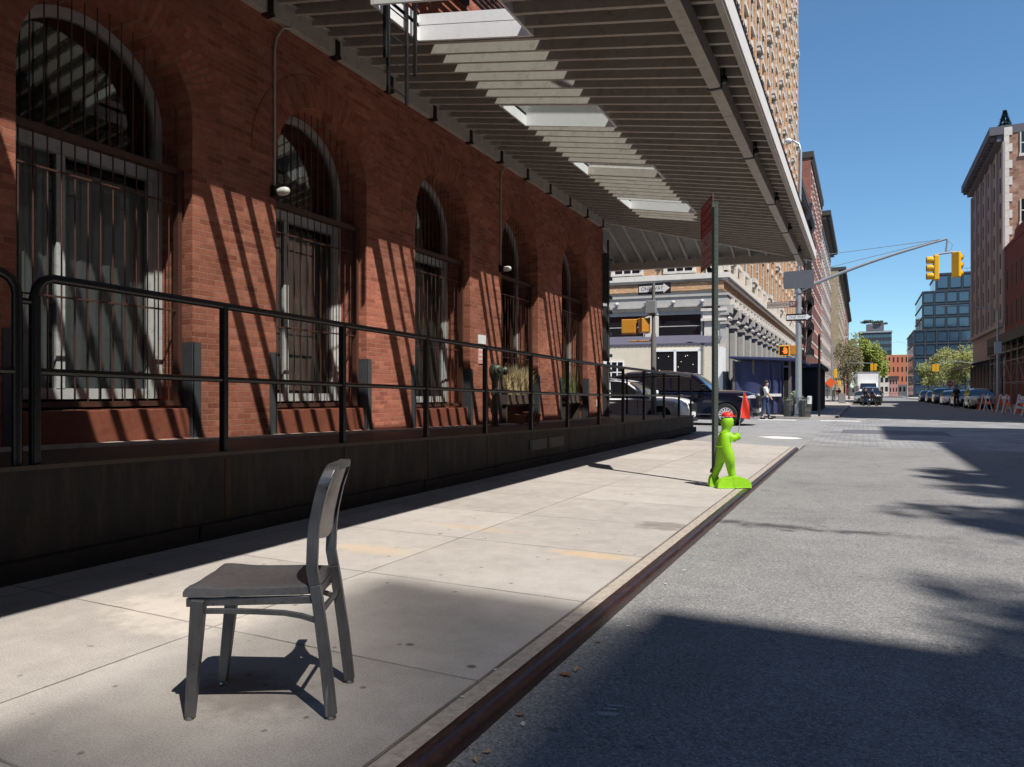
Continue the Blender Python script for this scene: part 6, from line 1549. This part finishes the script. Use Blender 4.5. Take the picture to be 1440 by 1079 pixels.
# ================================================================ TREES
def tree(name, label, x, y, h_, rx, rz_, mat, n, size, seed, trunk=.2, group='street trees', z0=.03, gaps=22, cfrac=.62, limbs=9):
    t = thing(name, label, 'tree', (x, y, z0), group=group); rr = random.Random(seed)
    q = MB(); q.tube([(0, 0, 0), (.05, .03, h_ * .2), (-.03, 0, h_ * .42), (.08, .05, h_ * .7), (.05, 0, h_ * .9)], [trunk, trunk * .8, trunk * .6, trunk * .3, .03], 8)
    q.build('trunk', BARK, t, smooth=True)
    for k in range(limbs):
        a = 2 * PI * k / limbs + rr.uniform(-.3, .3); z = h_ * rr.uniform(.25, .55); L = rx * rr.uniform(.7, 1.0); zz = h_ * rr.uniform(.55, .95)
        p0 = Vector((0, 0, z)); p2 = Vector((L * math.cos(a), L * math.sin(a), zz)); p1 = p0.lerp(p2, .5) + Vector((0, 0, -.1 * h_ * rr.random()))
        q = MB(); q.tube([p0, p1, p2], [trunk * .4, trunk * .22, .02], 5)
        for j in range(4):
            s = p1.lerp(p2, rr.random()); e_ = s + Vector((rr.uniform(-1, 1), rr.uniform(-1, 1), rr.uniform(.2, 1.1))) * rx * .35; q.tube([s, e_], [trunk * .12, .01], 4)
        q.build('limb', BARK, t)
    leafclump('crown', 0, 0, h_ * cfrac, rx, rx, rz_, n, size, mat, t, seed, gaps=gaps); return t
Yt = 165
tree('street_tree', 'bright spring green tree rising behind the white box truck', at(1213, Yt), Yt, 13.2, 3.4, 5.2, LEAFG, 6500, .30, 11, .26, gaps=30)
tree('street_tree', 'second bright green tree, right half of the green mass behind the truck', at(1226, Yt + 6), Yt + 6, 11.5, 3.0, 4.3, LEAFG, 4500, .30, 12, .24, gaps=24)
tree('street_tree', 'thin nearly bare olive tree left of the green trees', at(1194, 140), 140, 11.5, 2.1, 4.9, LEAFB, 2300, .16, 13, .18, gaps=26)
tree('street_tree', 'second nearly bare olive tree by the left sidewalk, nearer', at(1187, 125), 125, 8.5, 1.8, 3.6, LEAFB, 1500, .13, 14, .16, gaps=20)
for i, (px, Y, h_, r_) in enumerate(((1306, 170, 8.0, 2.7), (1324, 160, 9.4, 3.0), (1342, 150, 9.8, 3.1), (1358, 135, 9.4, 2.8))):
    tree('street_tree', ['leftmost yellow green young tree before the glass office block', 'second yellow green tree from the left before the glass office block', 'third yellow green tree before the glass office block', 'yellow green tree nearest the grey limestone building'][i], at(px, Y), Y, h_, r_, h_ * .36, LEAFY, 2600, .18, 20 + i, .18, gaps=26)

# far small signals, signs, workers' sign
def far_signal(label, px, py, Y, z=None):
    X = at(px, Y); t = thing('traffic_light', label, 'traffic light', (X, Y, zat(py, X, Y) - .5), group='distant yellow signals')
    q = MB(); q.box(-.22, .22, -.12, .12, 0, 1.1); q.build('signal_head', YEL, t, bevel=.03)
    q = MB(); q.box(.3, .68, -.14, .1, 0, 1.1); q.build('signal_head', YEL, t, bevel=.03)
    q = MB(); q.tube([(.2, 0, 1.2), (3.2, 0, 1.5), (6.2, 0, 1.0)] if px > 1300 else [(.2, 0, 1.2), (-4, 0, 1.3), (-7.4, 0, .6)], .05, 6); q.build('mast_arm', GALV, t)
    xx = 6.2 if px > 1300 else -7.4; q = MB(); q.tube([(xx, 0, 1.2), (xx, 0, -t.location.z)], .09, 6); q.build('pole', GALV, t); return t
far_signal('distant yellow signal pair hanging before the yellow green trees on the right', 1313, 518, 128)
far_signal('distant yellow signal pair hanging before the bright green trees', 1226, 517, 128)
X = at(1336, 100); t = thing('do_not_enter_sign', 'white square sign with red disc and white bar above the parked cars', 'road sign', (X, 100, zat(540, X, 100)), group=None)
q = MB(); q.box(-.38, .38, -.01, .01, -.38, .38); q.build('panel', WHITE, t); q = MB(); q.lathe([(.34, 0), (.34, .01)], 20, T=Matrix.Translation((0, -.012, 0)) @ Matrix.Rotation(R(90), 4, 'X')); d_ = q.build('red_disc', RED, t)
q = MB(); q.box(-.24, .24, -.03, -.023, -.05, .05); q.build('white_bar', WHITE, d_); q = MB(); q.tube([(0, .03, .3), (0, .03, -t.location.z)], .03, 6); q.build('post', GALV, t)
X = at(1168, 88); t = thing('work_sign', 'orange diamond work sign on a stand by the left sidewalk crowd', 'road sign', (X, 88, .03))
q = MB(); q.box(-.42, .42, -.01, .01, -.42, .42, T=Matrix.Translation((0, 0, 2.3)) @ Matrix.Rotation(R(45), 4, 'Y')); q.build('panel', ORG, t); q = MB(); q.tube([(0, .04, 0), (0, .04, 2.6)], .03, 6); q.build('stand', GALV, t)
X = at(1174.5, 92); t = thing('pedestrian_signal', 'yellow signal housings on a short pole beside the orange work sign', 'signal', (X, 92, .03))
q = MB(); q.box(-.17, .17, -.15, .15, 2.9, 3.9); q.build('signal_head', YEL, t, bevel=.04); q = MB(); q.box(.25, .6, -.15, .15, 2.0, 2.6); q.build('signal_head', YEL, t, bevel=.04); q = MB(); q.tube([(0, .2, 0), (0, .2, 4)], .06, 6); q.build('pole', GALV, t)
X = at(1184, 86); t = thing('sandwich_board', 'grey folding board standing on the far left sidewalk', 'board', (X, 86, .03))
for s in (-1, 1): q = MB(); q.hexa([(-.35, s * .3, 0), (.35, s * .3, 0), (.35, s * .26, 0), (-.35, s * .26, 0)], [(-.35, s * .04, 1.1), (.35, s * .04, 1.1), (.35, s * .0, 1.1), (-.35, s * .0, 1.1)]); q.build('board_panel', GRYC, t)
q = MB()
for k in range(26): q.box(1.2 + k * .9, 1.24 + k * .9, 285, 285.04, 0, 1.1)
q.box(1.2, 24.5, 285, 285.05, 1.05, 1.12); tag(q.build('railing', BLACKM), 'low dark railing across the far end of the street', 'railing')
